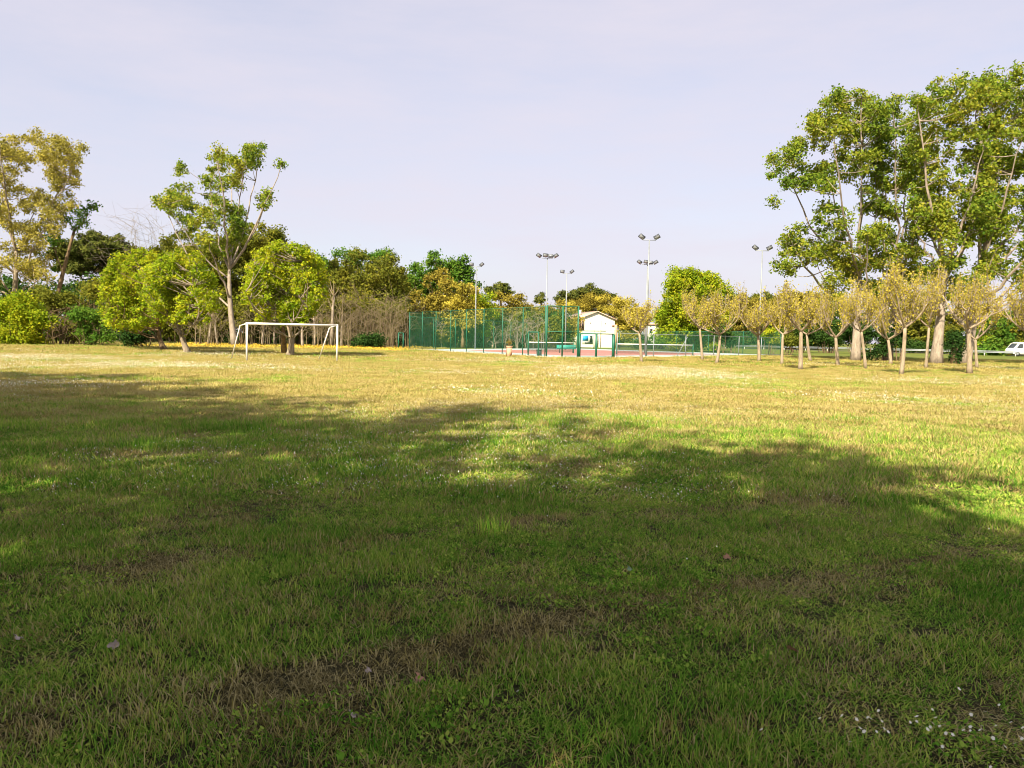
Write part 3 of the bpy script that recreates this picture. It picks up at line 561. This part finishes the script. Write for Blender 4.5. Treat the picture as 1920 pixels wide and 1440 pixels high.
MB().box(((4.9 + PG[0]) / 2, (58 + PG[1]) / 2, .1), (3.5, .06, .06), math.atan2(2, 3)).build('bottom_rail', MAT['greenpaint'], gt)
dg = thing('door_frame', 'narrow green door frame standing left of the tall fence panel', 'gate', (*(P1 + np.array((-1.15, 1.9))), 0))
dp, dq = np.array((*(P1 + np.array((-1.2, 2.05))), 0)) , np.array((*(P1 + np.array((-.45, 1.25))), 0))
for p in (dp, dq): MB().tube([p, p + np.array((0, 0, 1.9))], [.05, .05], 8).build('post', MAT['greenpaint'], dg, True)
MB().tube([dp + np.array((0, 0, 1.9)), dq + np.array((0, 0, 1.9))], [.05, .05], 8).build('top_rail', MAT['greenpaint'], dg, True)
sb = thing('small_gate', 'small green gate at the far left end of the tennis fence', 'gate', basept(752, 80))
for px in (747, 756): p = basept(px, 80); MB().tube([p, p + np.array((0, 0, 1.7))], [.06, .06], 8).build('post', MAT['greenpaint'], sb, True)
MB().tube([basept(747, 80) + np.array((0, 0, 1.7)), basept(756, 80) + np.array((0, 0, 1.7))], [.05, .05], 6).build('top_rail', MAT['greenpaint'], sb, True)
def net(label, x0, x1, D):
    a, c = basept(x0, D), basept(x1, D + 1.0); root = thing('tennis_net', label, 'net', a)
    for p in (a, c): MB().tube([p, p + np.array((0, 0, 1.1))], [.05, .05], 8).build('post', MAT['greenpaint'], root, True)
    MB().add([a + (0, 0, .12), c + (0, 0, .12), c + (0, 0, .98), a + (0, 0, .98)], [(0, 1, 2, 3)]).build('netting', MAT['net'], root)
    m_ = (a + c) / 2; d = c - a; MB().box(m_ + (0, 0, 1.02), (np.linalg.norm(d), .03, .09), math.atan2(d[1], d[0])).build('tape', MAT['white'], root)
net('tennis net on the right court in front of the hedge', 1156, 1300, 73.5)
net('tennis net on the left court seen through the tall fence', 990, 1076, 75)
b = MB(); pbr = thing('brace_post', 'pale slanting brace post at the court side fence', 'post', basept(1288, 71)); b.tube([basept(1270, 71), at(1289, 632, 71)], [.035, .035], 6); b.build('brace', MAT['galv'], pbr)
def lamp(label, px, top, D, lamps):
    base = basept(px, D); t = at(px, top, D); h = t[2]; root = thing('lamp_post', label, 'lamp post', base, 'floodlight masts of the tennis court')
    MB().tube([base, base + np.array((0, 0, h * .5)), base + np.array((0, 0, h))], [.09, .07, .045], 10).build('pole', MAT['galv'], root, True)
    MB().tube([base + np.array((-.55, 0, h)), base + np.array((.55, 0, h))], [.035, .035], 6).build('crossarm', MAT['galv'], root)
    for (dx, dy, tilt, yaw) in lamps:
        c = base + np.array((dx, dy, h + .26)); o = MB().box(c, (.5, .16, .34), yaw, tilt[0], tilt[1]).build('floodlight', MAT['darkgrey'], root)
        m3 = Matrix.Rotation(yaw, 3, 'Z') @ Matrix.Rotation(tilt[1], 3, 'Y') @ Matrix.Rotation(tilt[0], 3, 'X'); off = np.array(m3 @ Vector((0, -.09, 0)))
        g = MB().box(c + off, (.42, .02, .27), yaw, tilt[0], tilt[1]).build('lens', MAT['glass'], o)
        MB().tube([base + np.array((dx * .8, dy * .8, h)), c], [.025, .025], 5).build('bracket', MAT['galv'], root)
two = [(-.62, 0, (.9, .55), .3), (.62, 0, (.9, -.5), -.35)]; twob = [(-.55, -.05, (.5, 0), .1), (.62, 0, (.9, -.6), -.5)]
four = [(-.85, 0, (.9, .5), .4), (.85, 0, (.9, -.5), -.4), (-.2, -.3, (.7, .1), .1), (.35, .3, (-.7, 0), 0)]
lamp('grey lamp post left of the others, twin floodlights', 891, 500, 89, twob)
lamp('lamp post with four floodlights behind the tall fence panel', 1023, 484, 78, four)
lamp('lamp post with twin floodlights left of the house', 1060, 513, 95, twob)
lamp('tallest lamp post with twin floodlights beside the young tree', 1212, 450, 64, two)
lamp('farther lamp post with four floodlights behind the tallest one', 1210, 496, 82, four)
lamp('lone lamp post with twin floodlights among the young trees', 1423, 470, 68, two)
# bench
bp = basept(1062, 75); bn = thing('park_bench', 'teal slatted bench on the red court', 'bench', bp)
for z, y in ((.52, .02), (.64, .05), (.76, .08)): MB().box(bp + (0, y - .22, z), (1.9, .035, .09), 0, -.15).build('slat', MAT['teal'], bn)
for y in (-.1, .03, .16): MB().box(bp + (0, y, .44), (1.9, .1, .04)).build('slat', MAT['teal'], bn)
for x in (-.65, .65):
    b = MB(); b.tube([bp + (x, -.22, 0), bp + (x, -.12, .42), bp + (x, -.2, .8)], [.03] * 3, 6); b.tube([bp + (x, .22, 0), bp + (x, .14, .42), bp + (x, -.12, .42)], [.03] * 3, 6); b.build('leg', MAT['darkgrey'], bn)
# bin
bp = gnd(1010, 669); bi = thing('litter_bin', 'dark grey litter bin with black rim by the fence', 'bin', bp)
MB().tube([bp + (0, 0, .1), bp + (0, 0, .5)], [.16, .2], 14).build('drum', MAT['darkgrey'], bi, True); MB().tube([bp + (0, 0, .5), bp + (0, 0, .56)], [.225, .225], 14).build('rim', MAT['rubber'], bi, True)
MB().tube([bp + (.2, .1, 0), bp + (.2, .1, .6)], [.03, .03], 6).build('stake', MAT['greenpaint'], bi)
# planter pedestal
pp = gnd(954.5, 670); pl = thing('planter_pedestal', 'square terracotta pedestal with a dry potted plant', 'planter', pp)
MB().box(pp + (0, 0, .38), (.34, .34, .76), .3).build('shaft', MAT['brick'], pl); MB().box(pp + (0, 0, .8), (.42, .42, .08), .3).build('cap', MAT['brick'], pl)
b = MB()
for i in range(26):
    e = pp + np.array((R.normal() * .16, R.normal() * .16, 1.0 + .5 * R.random())); b.tube(bez(pp + (0, 0, .83), pp + (R.normal() * .1, R.normal() * .1, 1.05), e, 4), [.012, .01, .008, .005], 3, False)
b.build('stems', MAT['twig'], pl); b = MB(); leaves_in(b, pp + (0, 0, 1.15), np.array((.22, .22, .28)), 160, .07); b.build('foliage', MAT['brown'], pl)

# ------------------------------------------------------------------ house, shed, far walls
hp = basept(1118, 130); ho = thing('house', 'two storey white house with low gable and terracotta eaves', 'house', hp)
HA = .27; hm = Matrix.Rotation(HA, 3, 'Z')
def hpnt(x, y, z): return np.array(hm @ Vector((x, y, z))) + hp
def hbox(name, c, size, mat, parent=ho): return MB().box(hpnt(*c), size, HA).build(name, MAT[mat], parent)
W2, L, E, A = 3.25, 9.0, 4.75, 5.95
b = MB(); v = [hpnt(x, y, z) for y in (0, L) for (x, z) in ((-W2, 0), (W2, 0), (W2, E), (0, A), (-W2, E))]
b.add(v, [(1, 6, 7, 2), (4, 9, 5, 0)]); b.add(v, [(0, 1, 2), (0, 2, 4), (4, 2, 3), (5, 7, 6), (5, 9, 7), (9, 8, 7)]); b.build('wall', MAT['plaster'], ho)
rf = MB()
for s in (-1, 1):
    for dz in (0,):
        a0, a1 = (s * (W2 + .3), E - .1), (0, A + .06); q = [hpnt(a0[0], -.4, a0[1]), hpnt(a0[0], L + .4, a0[1]), hpnt(0, L + .4, a1[1]), hpnt(0, -.4, a1[1])]
        q2 = [p + (0, 0, .1) for p in q]; rf.add(q + q2, [(0, 1, 2, 3), (4, 5, 6, 7), (0, 1, 5, 4), (1, 2, 6, 5), (2, 3, 7, 6), (3, 0, 4, 7)])
roof = rf.build('roof', MAT['rooftile'], ho); hbox('chimney', (-1.8, 3.5, 5.9), (.45, .45, .9), 'plaster', roof)
hbox('side_wing', (-W2 - .55, 4.4, 1.15), (1.1, 5.0, 2.3), 'shadeplaster'); hbox('side_upper_wall', (-W2 - .02, 4.5, 3.5), (.06, 8.4, 2.2), 'shadeplaster')  # left side's shade is put into its greyer plaster
lg = hbox('loggia', (-W2 + .5, -.02, 3.75), (1.05, .06, 1.9), 'recess')  # flat panel, its brown colour stands for the shade inside
for x in (-W2 + .25, -W2 + .72): hbox('window', (x, -.06, 3.8), (.22, .04, 1.2), 'black', lg)
for x in (-1.1, 1.6): hbox('vent_slot', (x, -.015, 4.05), (.1, .04, .26), 'black')
w = hbox('window', (-1.6, -.03, 1.3), (2.0, .06, 1.5), 'white'); hbox('pane', (-1.0, -.07, 1.4), (.45, .04, 1.1), 'black', w); hbox('blue_blind', (-2.0, -.08, 1.55), (1.05, .05, .9), 'blue', w); hbox('dark_sill_box', (-1.4, -.08, .72), (1.3, .05, .2), 'black', w)  # last part is a dark box across the window's foot
dr = hbox('door', (0.0, -.03, 1.0), (.75, .06, 2.0), 'concrete'); hbox('handle', (.25, -.08, 1.0), (.04, .05, .14), 'darkgrey', dr)
hbox('downpipe', (-.02 + .75, -.06, 2.3), (.08, .08, 4.4), 'rooftile'); hbox('meter_box', (W2 - .3, -.05, 3.7), (.45, .1, .35), 'recess')
hbox('brick_pier', (W2 + .22, .1, 1.95), (.42, .4, 3.9), 'brick'); hbox('porch_pillar', (-W2 - .55, -.3, 1.85), (.5, .4, 3.7), 'plaster'); hbox('balcony', (-W2 - 1.2, 1.2, 2.9), (.9, 2.2, .75), 'plaster'); hbox('band', (-.6, -.02, 2.75), (4.6, .05, .06), 'concrete')
sh = thing('stone_shed', 'low stone shed with dark arched openings behind the fence', 'shed', basept(905, 108)); c0 = basept(905, 108)
b = MB(); q = [(-1.9, 0), (1.6, 0), (1.6, 1.85), (-.9, 2.5), (-1.9, 2.55)]; vv = [c0 + (x, y, z) for y in (0, 2.5) for (x, z) in q]
b.add(vv, [(0, 1, 2), (0, 2, 3), (0, 3, 4), (5, 7, 6), (5, 8, 7), (5, 9, 8)]); b.add(vv, [(0, 5, 6, 1), (1, 6, 7, 2), (2, 7, 8, 3), (3, 8, 9, 4), (4, 9, 5, 0)]); b.build('wall', MAT['stone'], sh)
b = MB(); b.box(c0 + (.3, 1.2, 2.28), (3.0, 2.9, .1), 0, 0, .25); b.build('roof', MAT['rooftile'], sh)
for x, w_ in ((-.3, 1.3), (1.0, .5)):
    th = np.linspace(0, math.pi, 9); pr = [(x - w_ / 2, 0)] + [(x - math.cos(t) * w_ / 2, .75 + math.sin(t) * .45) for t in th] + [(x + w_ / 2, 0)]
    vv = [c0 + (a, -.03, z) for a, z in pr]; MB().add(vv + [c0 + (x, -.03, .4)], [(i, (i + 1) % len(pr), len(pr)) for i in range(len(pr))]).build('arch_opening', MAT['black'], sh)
gw = thing('garden_wall', 'white garden wall with short pillars beyond the court', 'wall', basept(1247, 122)); c0 = basept(1247, 122)
MB().box(c0 + (0, 0, .35), (2.4, .2, .7)).build('wall', MAT['plaster'], gw)
for x in (-1.0, 0, .9): MB().box(c0 + (x, 0, .65), (.35, .3, 1.3)).build('pillar', MAT['white'], gw)
fh = thing('far_house', 'small pale far house beside the tallest lamp post', 'house', basept(1232, 190)); c0 = basept(1232, 190)
MB().box(c0 + (0, 3, 2.6), (5, 5, 5.2)).build('wall', MAT['concrete'], fh); MB().box(c0 + (0, 3, 5.3), (5.8, 5.8, .3)).build('roof', MAT['rooftile'], fh)
for x in (-1.5, .2, 1.7): MB().box(c0 + (x, .45, 3.6), (.7, .1, 1.0)).build('window', MAT['black'], fh)

# ------------------------------------------------------------------ guardrail, gate posts, van
ga, gc = np.array((38.0, 150.0, 0)), np.array((80.0, 103.0, 0)); gu = (gc - ga) / np.linalg.norm(gc - ga)
rail = thing('guardrail', 'long steel guardrail along the road behind the poplars', 'guardrail', ga); Lr = np.linalg.norm(gc - ga); ang = math.atan2(gu[1], gu[0])
for i in range(int(Lr / 4) + 1): MB().box(ga + gu * i * 4 + (0, 0, .38), (.14, .1, .76), ang).build('post', MAT['white'], rail)
m_ = (ga + gc) / 2 - np.array((gu[1], -gu[0], 0)) * -.08
for z in (.52, .7): MB().box(m_ + (0, 0, z), (Lr, .08, .13), ang).build('beam', MAT['galv'], rail)
for i, (px, D) in enumerate(((1840, 126), (1867, 124))):
    p = basept(px, D); g_ = thing('gate_pillar', ['white gate pillar behind the guardrail, farther from the van', 'white gate pillar behind the guardrail, nearer the van'][i], 'pillar', p)
    MB().tube([p, p + (0, 0, 1.25)], [.24, .24], 12).build('shaft', MAT['white'], g_, True); MB().box(p + (0, 0, 1.3), (.6, .6, .1)).build('cap', MAT['concrete'], g_)
vp = basept(1918, 114); van = thing('white_van', 'white van on the road at the right picture edge', 'van', vp)
prof = [(-1.9, .35), (2.2, .35), (2.25, 1.0), (2.2, 2.05), (-.6, 2.1), (-1.15, 1.95), (-1.75, 1.2), (-1.95, 1.0)]
b = MB(); vv = [vp + (x, y, z) for y in (-.9, .9) for (x, z) in prof]; n = len(prof)
b.add(vv, [(i, (i + 1) % n, n + (i + 1) % n, n + i) for i in range(n)]); b.add(vv, [(0, i, i + 1) for i in range(1, n - 1)] + [(n, n + i + 1, n + i) for i in range(1, n - 1)]); b.build('body', MAT['white'], van)
MB().add([vp + q for q in ((-1.45, -.91, 1.2), (-.5, -.91, 1.2), (-.5, -.91, 1.85), (-1.05, -.91, 1.85))], [(0, 1, 2, 3)]).build('side_window', MAT['carglass'], van)
MB().add([vp + q for q in ((-1.78, -.75, 1.24), (-1.78, .75, 1.24), (-1.19, .7, 1.93), (-1.19, -.7, 1.93))], [(0, 1, 2, 3)]).build('windscreen', MAT['carglass'], van)
for x in (-1.25, 1.45):
    wv = MB(); wv.tube([vp + (x, -.93, .34), vp + (x, -.72, .34)], [.34, .34], 16); o = wv.build('wheel', MAT['rubber'], van, True); MB().tube([vp + (x, -.945, .34), vp + (x, -.93, .34)], [.2, .2], 12).build('hub', MAT['galv'], o)

# ------------------------------------------------------------------ fallen leaves on the lawn
def fallen(label, px, py, size, mat, rot):
    p = gnd(px, py); o = None; b = MB(); k = 11; th = np.linspace(-2.6, 2.6, k)
    rad = size * (.55 + .45 * np.abs(np.cos(th * 2.2))) * np.where(np.arange(k) % 2 == 0, 1, .72)
    edge = np.stack([np.cos(th) * rad, np.sin(th) * rad, np.abs(np.sin(th)) * size * .35 + R.random(k) * size * .15], 1)
    rm = np.array(Matrix.Rotation(rot, 3, 'Z') @ Matrix.Rotation(.6, 3, 'X')); v = np.vstack([[0, 0, 0], edge, [-size * 1.1, 0, .004]]) @ rm.T + p + (0, 0, .035)
    f = [(0, i, i + 1) for i in range(1, k)] + [(0, k, k + 1), (0, k + 1, 1)]
    o = b.add(v, f).build('fallen_leaf', MAT[mat]); tag(o, label, 'leaf', 'fallen leaves on the lawn')
fallen('orange dead leaf on the shaded lawn right of centre', 1363, 1055, .034, 'deadleaf', .5)
fallen('reddish dead leaf near the lower right', 1483, 1232, .034, 'deadleaf', 2.2)
fallen('pinkish upright dead leaf at lower centre', 785, 1287, .032, 'deadleaf', 1.3)
fallen('pale grey dead leaf at the bottom, left of centre', 660, 1357, .026, 'greyleaf', 1.8)
fallen('lobed grey dead leaf at lower left', 215, 1225, .03, 'greyleaf', .2)
fallen('tiny pale dead leaf above the grey one', 690, 1272, .02, 'greyleaf', 1.1)
fallen('grey green fallen leaf in mid lawn, left of centre', 735, 1050, .03, 'greenleaf', 3)
fallen('grey green fallen leaf in mid lawn, right of centre', 1180, 1078, .03, 'greenleaf', 1.0)
fallen('brown dead leaf at the far left of the lower lawn', 32, 1210, .028, 'greyleaf', 2.0)

# ------------------------------------------------------------------ grass and flowers (stuff)
def grassmat(name, c0, c1, c2, trans=.3):
    m, n, l = new_mat(name); o = n.new('ShaderNodeOutputMaterial'); a = n.new('ShaderNodeAttribute'); a.attribute_name = 'tint'
    oi = n.new('ShaderNodeObjectInfo'); g = n.new('ShaderNodeNewGeometry'); t = n.new('ShaderNodeTexNoise'); t.inputs['Scale'].default_value = .8; t.inputs['Detail'].default_value = 4; l.new(g.outputs['Position'], t.inputs['Vector'])
    s1 = n.new('ShaderNodeMath'); s1.operation = 'MULTIPLY_ADD'; s1.inputs[1].default_value = .7; l.new(a.outputs['Fac'], s1.inputs[0])
    mr = n.new('ShaderNodeMapRange'); mr.inputs[1].default_value = .3; mr.inputs[2].default_value = .7; mr.inputs[3].default_value = -.12; mr.inputs[4].default_value = .3; l.new(t.outputs['Fac'], mr.inputs[0]); l.new(mr.outputs[0], s1.inputs[2])
    s2 = n.new('ShaderNodeMath'); s2.operation = 'MULTIPLY_ADD'; s2.inputs[1].default_value = .2; l.new(oi.outputs['Random'], s2.inputs[0]); l.new(s1.outputs[0], s2.inputs[2])
    r = n.new('ShaderNodeValToRGB'); r.color_ramp.elements[0].color = (*c0, 1); r.color_ramp.elements[1].color = (*c2, 1); e = r.color_ramp.elements.new(.5); e.color = (*c1, 1); l.new(s2.outputs[0], r.inputs[0])
    d = n.new('ShaderNodeBsdfDiffuse'); tr = n.new('ShaderNodeBsdfTranslucent'); ms = n.new('ShaderNodeMixShader'); ms.inputs[0].default_value = trans
    l.new(r.outputs[0], d.inputs[0]); l.new(r.outputs[0], tr.inputs[0]); l.new(d.outputs[0], ms.inputs[1]); l.new(tr.outputs[0], ms.inputs[2]); l.new(ms.outputs[0], o.inputs[0]); return m
GM = dict(green=grassmat('green_blade', (.045, .16, .014), (.17, .35, .036), (.52, .56, .11)), dry=grassmat('dry_blade', (.09, .075, .03), (.22, .185, .075), (.52, .45, .22), .2),
          meadow=grassmat('meadow_blade', (.21, .195, .04), (.385, .325, .105), (.54, .455, .22)))
PET = solid('daisy_petal', (.72, .7, .6), .7, noise=.03); YEL = solid('yellow_petal', (.62, .43, .04), .7, noise=.1)
def blades(n, rad, h0, h1, w, lie=0.25, seg=2):
    b = MB(); p = np.zeros((n, 3)); a = R.random(n) * 6.283; rr = rad * np.sqrt(R.random(n)); p[:, 0] = np.cos(a) * rr; p[:, 1] = np.sin(a) * rr
    h = h0 + (h1 - h0) * R.random(n); az = R.random(n) * 6.283; le = np.clip(R.normal(lie, .2, n), .1, .99)
    d = np.stack([np.cos(az), np.sin(az), np.zeros(n)], 1); s = np.stack([-np.sin(az + R.normal(size=n) * .6), np.cos(az), np.zeros(n)], 1) * (w * (.6 + .8 * R.random(n)))[:, None] * .5
    up_ = np.array((0, 0, 1.0)); hz = (h * np.sqrt(1 - le ** 2))[:, None]; hx = (h * le)[:, None]; t = R.random(n)
    m1 = p + up_ * hz * .6 + d * hx * .35; tip = p + up_ * hz + d * hx; tip[:, 2] = np.maximum(tip[:, 2], .008); m1[:, 2] = np.maximum(m1[:, 2], .008)
    if seg == 2:
        v = np.stack([p - s, p + s, m1 + s * .8, m1 - s * .8, tip], 1).reshape(-1, 3); i = np.arange(n)[:, None] * 5
        b.add(v, i + np.array([[0, 1, 2, 3]]), t); b.f3.append(i + np.array([[3, 2, 4]])); b.t3.append(t)
    else:
        v = np.stack([p - s, p + s, tip], 1).reshape(-1, 3); b.add(v, np.arange(n * 3).reshape(n, 3), t)
    return b
def daisies(n, rad, h, r, mat):
    b = MB()
    for i in range(n):
        a = R.random() * 6.283; q = rad * math.sqrt(R.random()); c = np.array((math.cos(a) * q, math.sin(a) * q, h * (.6 + .6 * R.random()))); tl = R.normal(size=2) * .6; k = 10
        th = np.arange(k) * 6.283 / k + R.random() * .7; rr = r * (.75 + .4 * R.random()); v = np.stack([np.cos(th) * rr * (1 - .3 * (np.arange(k) % 2)), np.sin(th) * rr * (1 - .3 * (np.arange(k) % 2)), np.cos(th) * rr * tl[0] + np.sin(th) * rr * tl[1] + rr * .25], 1) + c
        b.add(np.vstack([v, c]), [(j, (j + 1) % k, k) for j in range(k)])
    return b
tcol = bpy.data.collections.new('grass_tufts'); names = []
def reg(key, mb, mat):
    o = bpy.data.objects.new('tuft_%02d_%s' % (len(names), key), mb.mesh('tuft_' + key, mat)); tcol.objects.link(o); names.append(key); return len(names) - 1
I = {}
for key, mat in (('green', 'green'), ('dry', 'dry'), ('meadow', 'meadow')):
    lie = .95 if key == 'dry' else .74
    I[key, 0] = [reg('near_' + key, blades(26, .085, .018, .075, .0042, lie), GM[mat]) for _ in range(3)]
    I[key, 1] = [reg('mid_' + key, blades(38, .16, .035, .1, .008, lie), GM[mat]) for _ in range(2)]
    I[key, 2] = [reg('far_' + key, blades(60, .32, .04, .10, .014, lie, 1), GM[mat]) for _ in range(2)]
    I[key, 3] = [reg('vast_' + key, blades(70, .75, .06, .14, .035, lie * .7, 1), GM[mat])]
I['tall', 0] = [reg('tall_green', blades(36, .14, .07, .16, .006, .5), GM['green']) for _ in range(2)]
def rosette(n):
    b = MB()
    for i in range(n):
        q = .05 * math.sqrt(R.random()); a = R.random() * 6.283; c = np.array((math.cos(a) * q, math.sin(a) * q, .012 + .025 * R.random())); k = 7; th = np.arange(k) * 6.283 / k; r_ = .003 + .0035 * R.random(); tl = R.normal(size=2) * .5
        v = np.stack([np.cos(th) * r_, np.sin(th) * r_ * .8, np.cos(th) * r_ * tl[0] + np.sin(th) * r_ * tl[1]], 1) + c; b.add(np.vstack([v, c - (0, 0, .002)]), [(j, (j + 1) % k, k) for j in range(k)], R.random())
    return b
I['clover', 0] = [reg('clover', rosette(26), GM['green']) for _ in range(2)]
I['daisy', 0] = [reg('daisy_one', daisies(1, .01, .055, .0065, 0), PET)]; I['daisy', 1] = [reg('daisy_few', daisies(10, .45, .065, .006, 0), PET)]; I['daisy', 2] = [reg('daisy_many', daisies(40, 1.3, .09, .011, 0), PET)]
I['yellow', 2] = [reg('yellow_many', daisies(40, .8, .17, .03, 0), YEL)]
def scatter(D0, D1, dens, mx=2.5):
    a0 = .74 * D0 + mx; a1 = .74 * D1 + mx; N = int((a0 + a1) * (D1 - D0) * dens)
    y = D0 + (D1 - D0) * R.random(int(N * 1.6)); keep = R.random(len(y)) < (.74 * y + mx) / a1; y = y[keep]; x = (R.random(len(y)) * 2 - 1) * (.74 * y + mx); return x, y
def dryness(x, y):
    s = -.44 * x + .9 * y + (fbm(x, y, .7, 5) - .5) * .5; d = np.zeros_like(x)
    for s0, wd, am in ((3.55, .36, .7), (5.45, .25, .6), (7.6, .3, .35), (10.2, .4, .35)):
        t = s0 - s; d = np.maximum(d, am * np.where(t > 0, np.exp(-(t / wd) ** 2), np.exp(-(t / .1) ** 2)))
    return np.clip(d * .9 + (fbm(x, y, 1.3, 9) - .5) * 1.7 + .06, 0, 1)
def in_court(x, y):
    pts = [P0, P1, np.array((4.9, 58.0)), PG, PR, PB]; ins = np.ones(len(x), bool); c = np.mean(pts, 0)
    for a, e in zip(pts, pts[1:] + pts[:1]):
        cr = (e[0] - a[0]) * (y - a[1]) - (e[1] - a[1]) * (x - a[0]); cc = (e[0] - a[0]) * (c[1] - a[1]) - (e[1] - a[1]) * (c[0] - a[0]); ins &= (cr * np.sign(cc) > -.15)
    return ins
def stuff(name, label, cat, X, Y, IDX, S, SZ):
    N = len(X); me = bpy.data.meshes.new(name); me.vertices.add(N); co = np.stack([X, Y, np.full(N, .0)], 1).astype(np.float32); me.vertices.foreach_set('co', co.ravel())
    a = me.attributes.new('idx', 'INT', 'POINT'); a.data.foreach_set('value', IDX.astype(np.int32))
    rot = np.stack([R.normal(size=N) * .06, R.normal(size=N) * .06, R.random(N) * 6.283], 1).astype(np.float32); a = me.attributes.new('rot', 'FLOAT_VECTOR', 'POINT'); a.data.foreach_set('vector', rot.ravel())
    scl = np.stack([S, S, S * SZ], 1).astype(np.float32); a = me.attributes.new('scl', 'FLOAT_VECTOR', 'POINT'); a.data.foreach_set('vector', scl.ravel())
    o = bpy.data.objects.new(name, me); COL.objects.link(o); tag(o, label, cat, kind='stuff')
    ng = bpy.data.node_groups.new(name + '_nodes', 'GeometryNodeTree'); ng.interface.new_socket('Geometry', in_out='INPUT', socket_type='NodeSocketGeometry'); ng.interface.new_socket('Geometry', in_out='OUTPUT', socket_type='NodeSocketGeometry')
    nn = ng.nodes; ll = ng.links; gi = nn.new('NodeGroupInput'); go = nn.new('NodeGroupOutput'); ci = nn.new('GeometryNodeCollectionInfo'); ci.inputs['Collection'].default_value = tcol; ci.inputs['Separate Children'].default_value = True; ci.inputs['Reset Children'].default_value = True
    ip = nn.new('GeometryNodeInstanceOnPoints'); ip.inputs['Pick Instance'].default_value = True
    def na(nm, ty): q = nn.new('GeometryNodeInputNamedAttribute'); q.data_type = ty; q.inputs['Name'].default_value = nm; return q.outputs['Attribute']
    ll.new(gi.outputs[0], ip.inputs['Points']); ll.new(ci.outputs[0], ip.inputs['Instance']); ll.new(na('idx', 'INT'), ip.inputs['Instance Index']); ll.new(na('rot', 'FLOAT_VECTOR'), ip.inputs['Rotation']); ll.new(na('scl', 'FLOAT_VECTOR'), ip.inputs['Scale']); ll.new(ip.outputs[0], go.inputs[0])
    md = o.modifiers.new('scatter', 'NODES'); md.node_group = ng; return o
GX, GY, GI, GS, GZ = [], [], [], [], []
for lod, (D0, D1, dens) in enumerate(((1.0, 7.0, 400), (7.0, 18.0, 120), (18.0, 45.0, 32), (45.0, 92.0, 6.0))):
    x, y = scatter(D0, D1, dens); dr = dryness(x, y); far = np.clip((y + (fbm(x, y, .12, 3) - .5) * 12 - 8.5) / 8, 0, 1); u = R.random(len(x))
    kind = np.where(R.random(len(x)) < far, np.where(u < .08 + .3 * (fbm(x, y, .25, 21) < .38), 0, 2), np.where(u < dr, 1, np.where(u > .78, 2, 0)))
    if lod >= 2: k = ~in_court(x, y) & ((y < 80) | (x < -8)); x, y, kind, u = x[k], y[k], kind[k], u[k]
    idx = np.zeros(len(x), int)
    for q, key in enumerate(('green', 'dry', 'meadow')):
        c = np.array(I[key, lod]); m = kind == q; idx[m] = c[R.integers(0, len(c), m.sum())]
    GX.append(x); GY.append(y); GI.append(idx); GS.append(.75 + .5 * R.random(len(x))); GZ.append(.3 + 1.0 * np.clip(fbm(x, y, 1.4, 31) * 1.6 - .3, 0, 1))
x, y = scatter(1.2, 9, 60); k = fbm(x, y, 1.1, 91) > .52; x, y = x[k], y[k]; GX.append(x); GY.append(y); GI.append(np.array(I['clover', 0])[R.integers(0, 2, len(x))]); GS.append(.7 + .9 * R.random(len(x))); GZ.append(np.full(len(x), 1.0))
# coarse darker tufts left by the mower
for (px, py, rx, ry, n) in ((1000, 783, 1.6, .8, 90), (1110, 800, 1.2, .7, 60), (400, 805, 1.5, .6, 90), (200, 712, 2.4, .8, 90), (60, 800, 1.0, .6, 50), (1600, 790, .5, .4, 16), (1440, 815, .8, .5, 25), (1170, 790, .8, .6, 30), (250, 840, 1.2, .5, 50), (900, 1000, .25, .15, 6), (1740, 710, 3, .8, 20)):
    p = gnd(px, py); GX.append(p[0] + R.normal(size=n) * rx * .6); GY.append(p[1] + R.normal(size=n) * ry * .6); GI.append(np.array(I['tall', 0])[R.integers(0, 2, n)]); GS.append(.7 + .6 * R.random(n)); GZ.append(np.full(n, .9))
stuff('grass', 'patchy mown grass of the field, green and straw coloured', 'grass', *[np.concatenate(q) for q in (GX, GY, GI, GS, GZ)])
FX, FY, FI, FS = [], [], [], []
for lod, (D0, D1, dens) in enumerate(((1.5, 7, 14), (7, 19, 9), (19, 52, 2.6))):
    x, y = scatter(D0, D1, dens, 1.0); den = np.clip((fbm(x, y, .16 if lod else .5, 51) - .47) * 4.5, 0, 1) * (1 if lod else .1)
    if lod == 0: p = gnd(1850, 1400); den = np.maximum(den, np.exp(-(((x - p[0]) / .55) ** 2 + ((y - p[1]) / .22) ** 2)) * 1.5)
    k = R.random(len(x)) < den; x, y = x[k], y[k]; FX.append(x); FY.append(y); FI.append(np.full(len(x), I['daisy', lod][0])); FS.append(.8 + .4 * R.random(len(x)))
p = gnd(1850, 1400); n = 85; FX.append(p[0] + R.normal(size=n) * .32); FY.append(p[1] + R.normal(size=n) * .12); FI.append(np.full(n, I['daisy', 0][0])); FS.append(.8 + .5 * R.random(n))
x, y = np.concatenate(FX), np.concatenate(FY); stuff('daisies', 'small white daisies sprinkled through the lawn', 'flowers', x, y, np.concatenate(FI), np.concatenate(FS), np.ones(len(x)))
n = 520; y = 68 + 22 * R.random(n); x = -36 + 26 * R.random(n); k = (R.random(n) < np.clip((fbm(x, y, .2, 77) - .3) * 3, 0, 1)) & ~in_court(x, y); x, y = x[k], y[k]
stuff('yellow_flowers', 'band of yellow flowers along the wood edge behind the goal', 'flowers', x, y, np.full(len(x), I['yellow', 2][0]), .8 + .5 * R.random(len(x)), np.ones(len(x)))
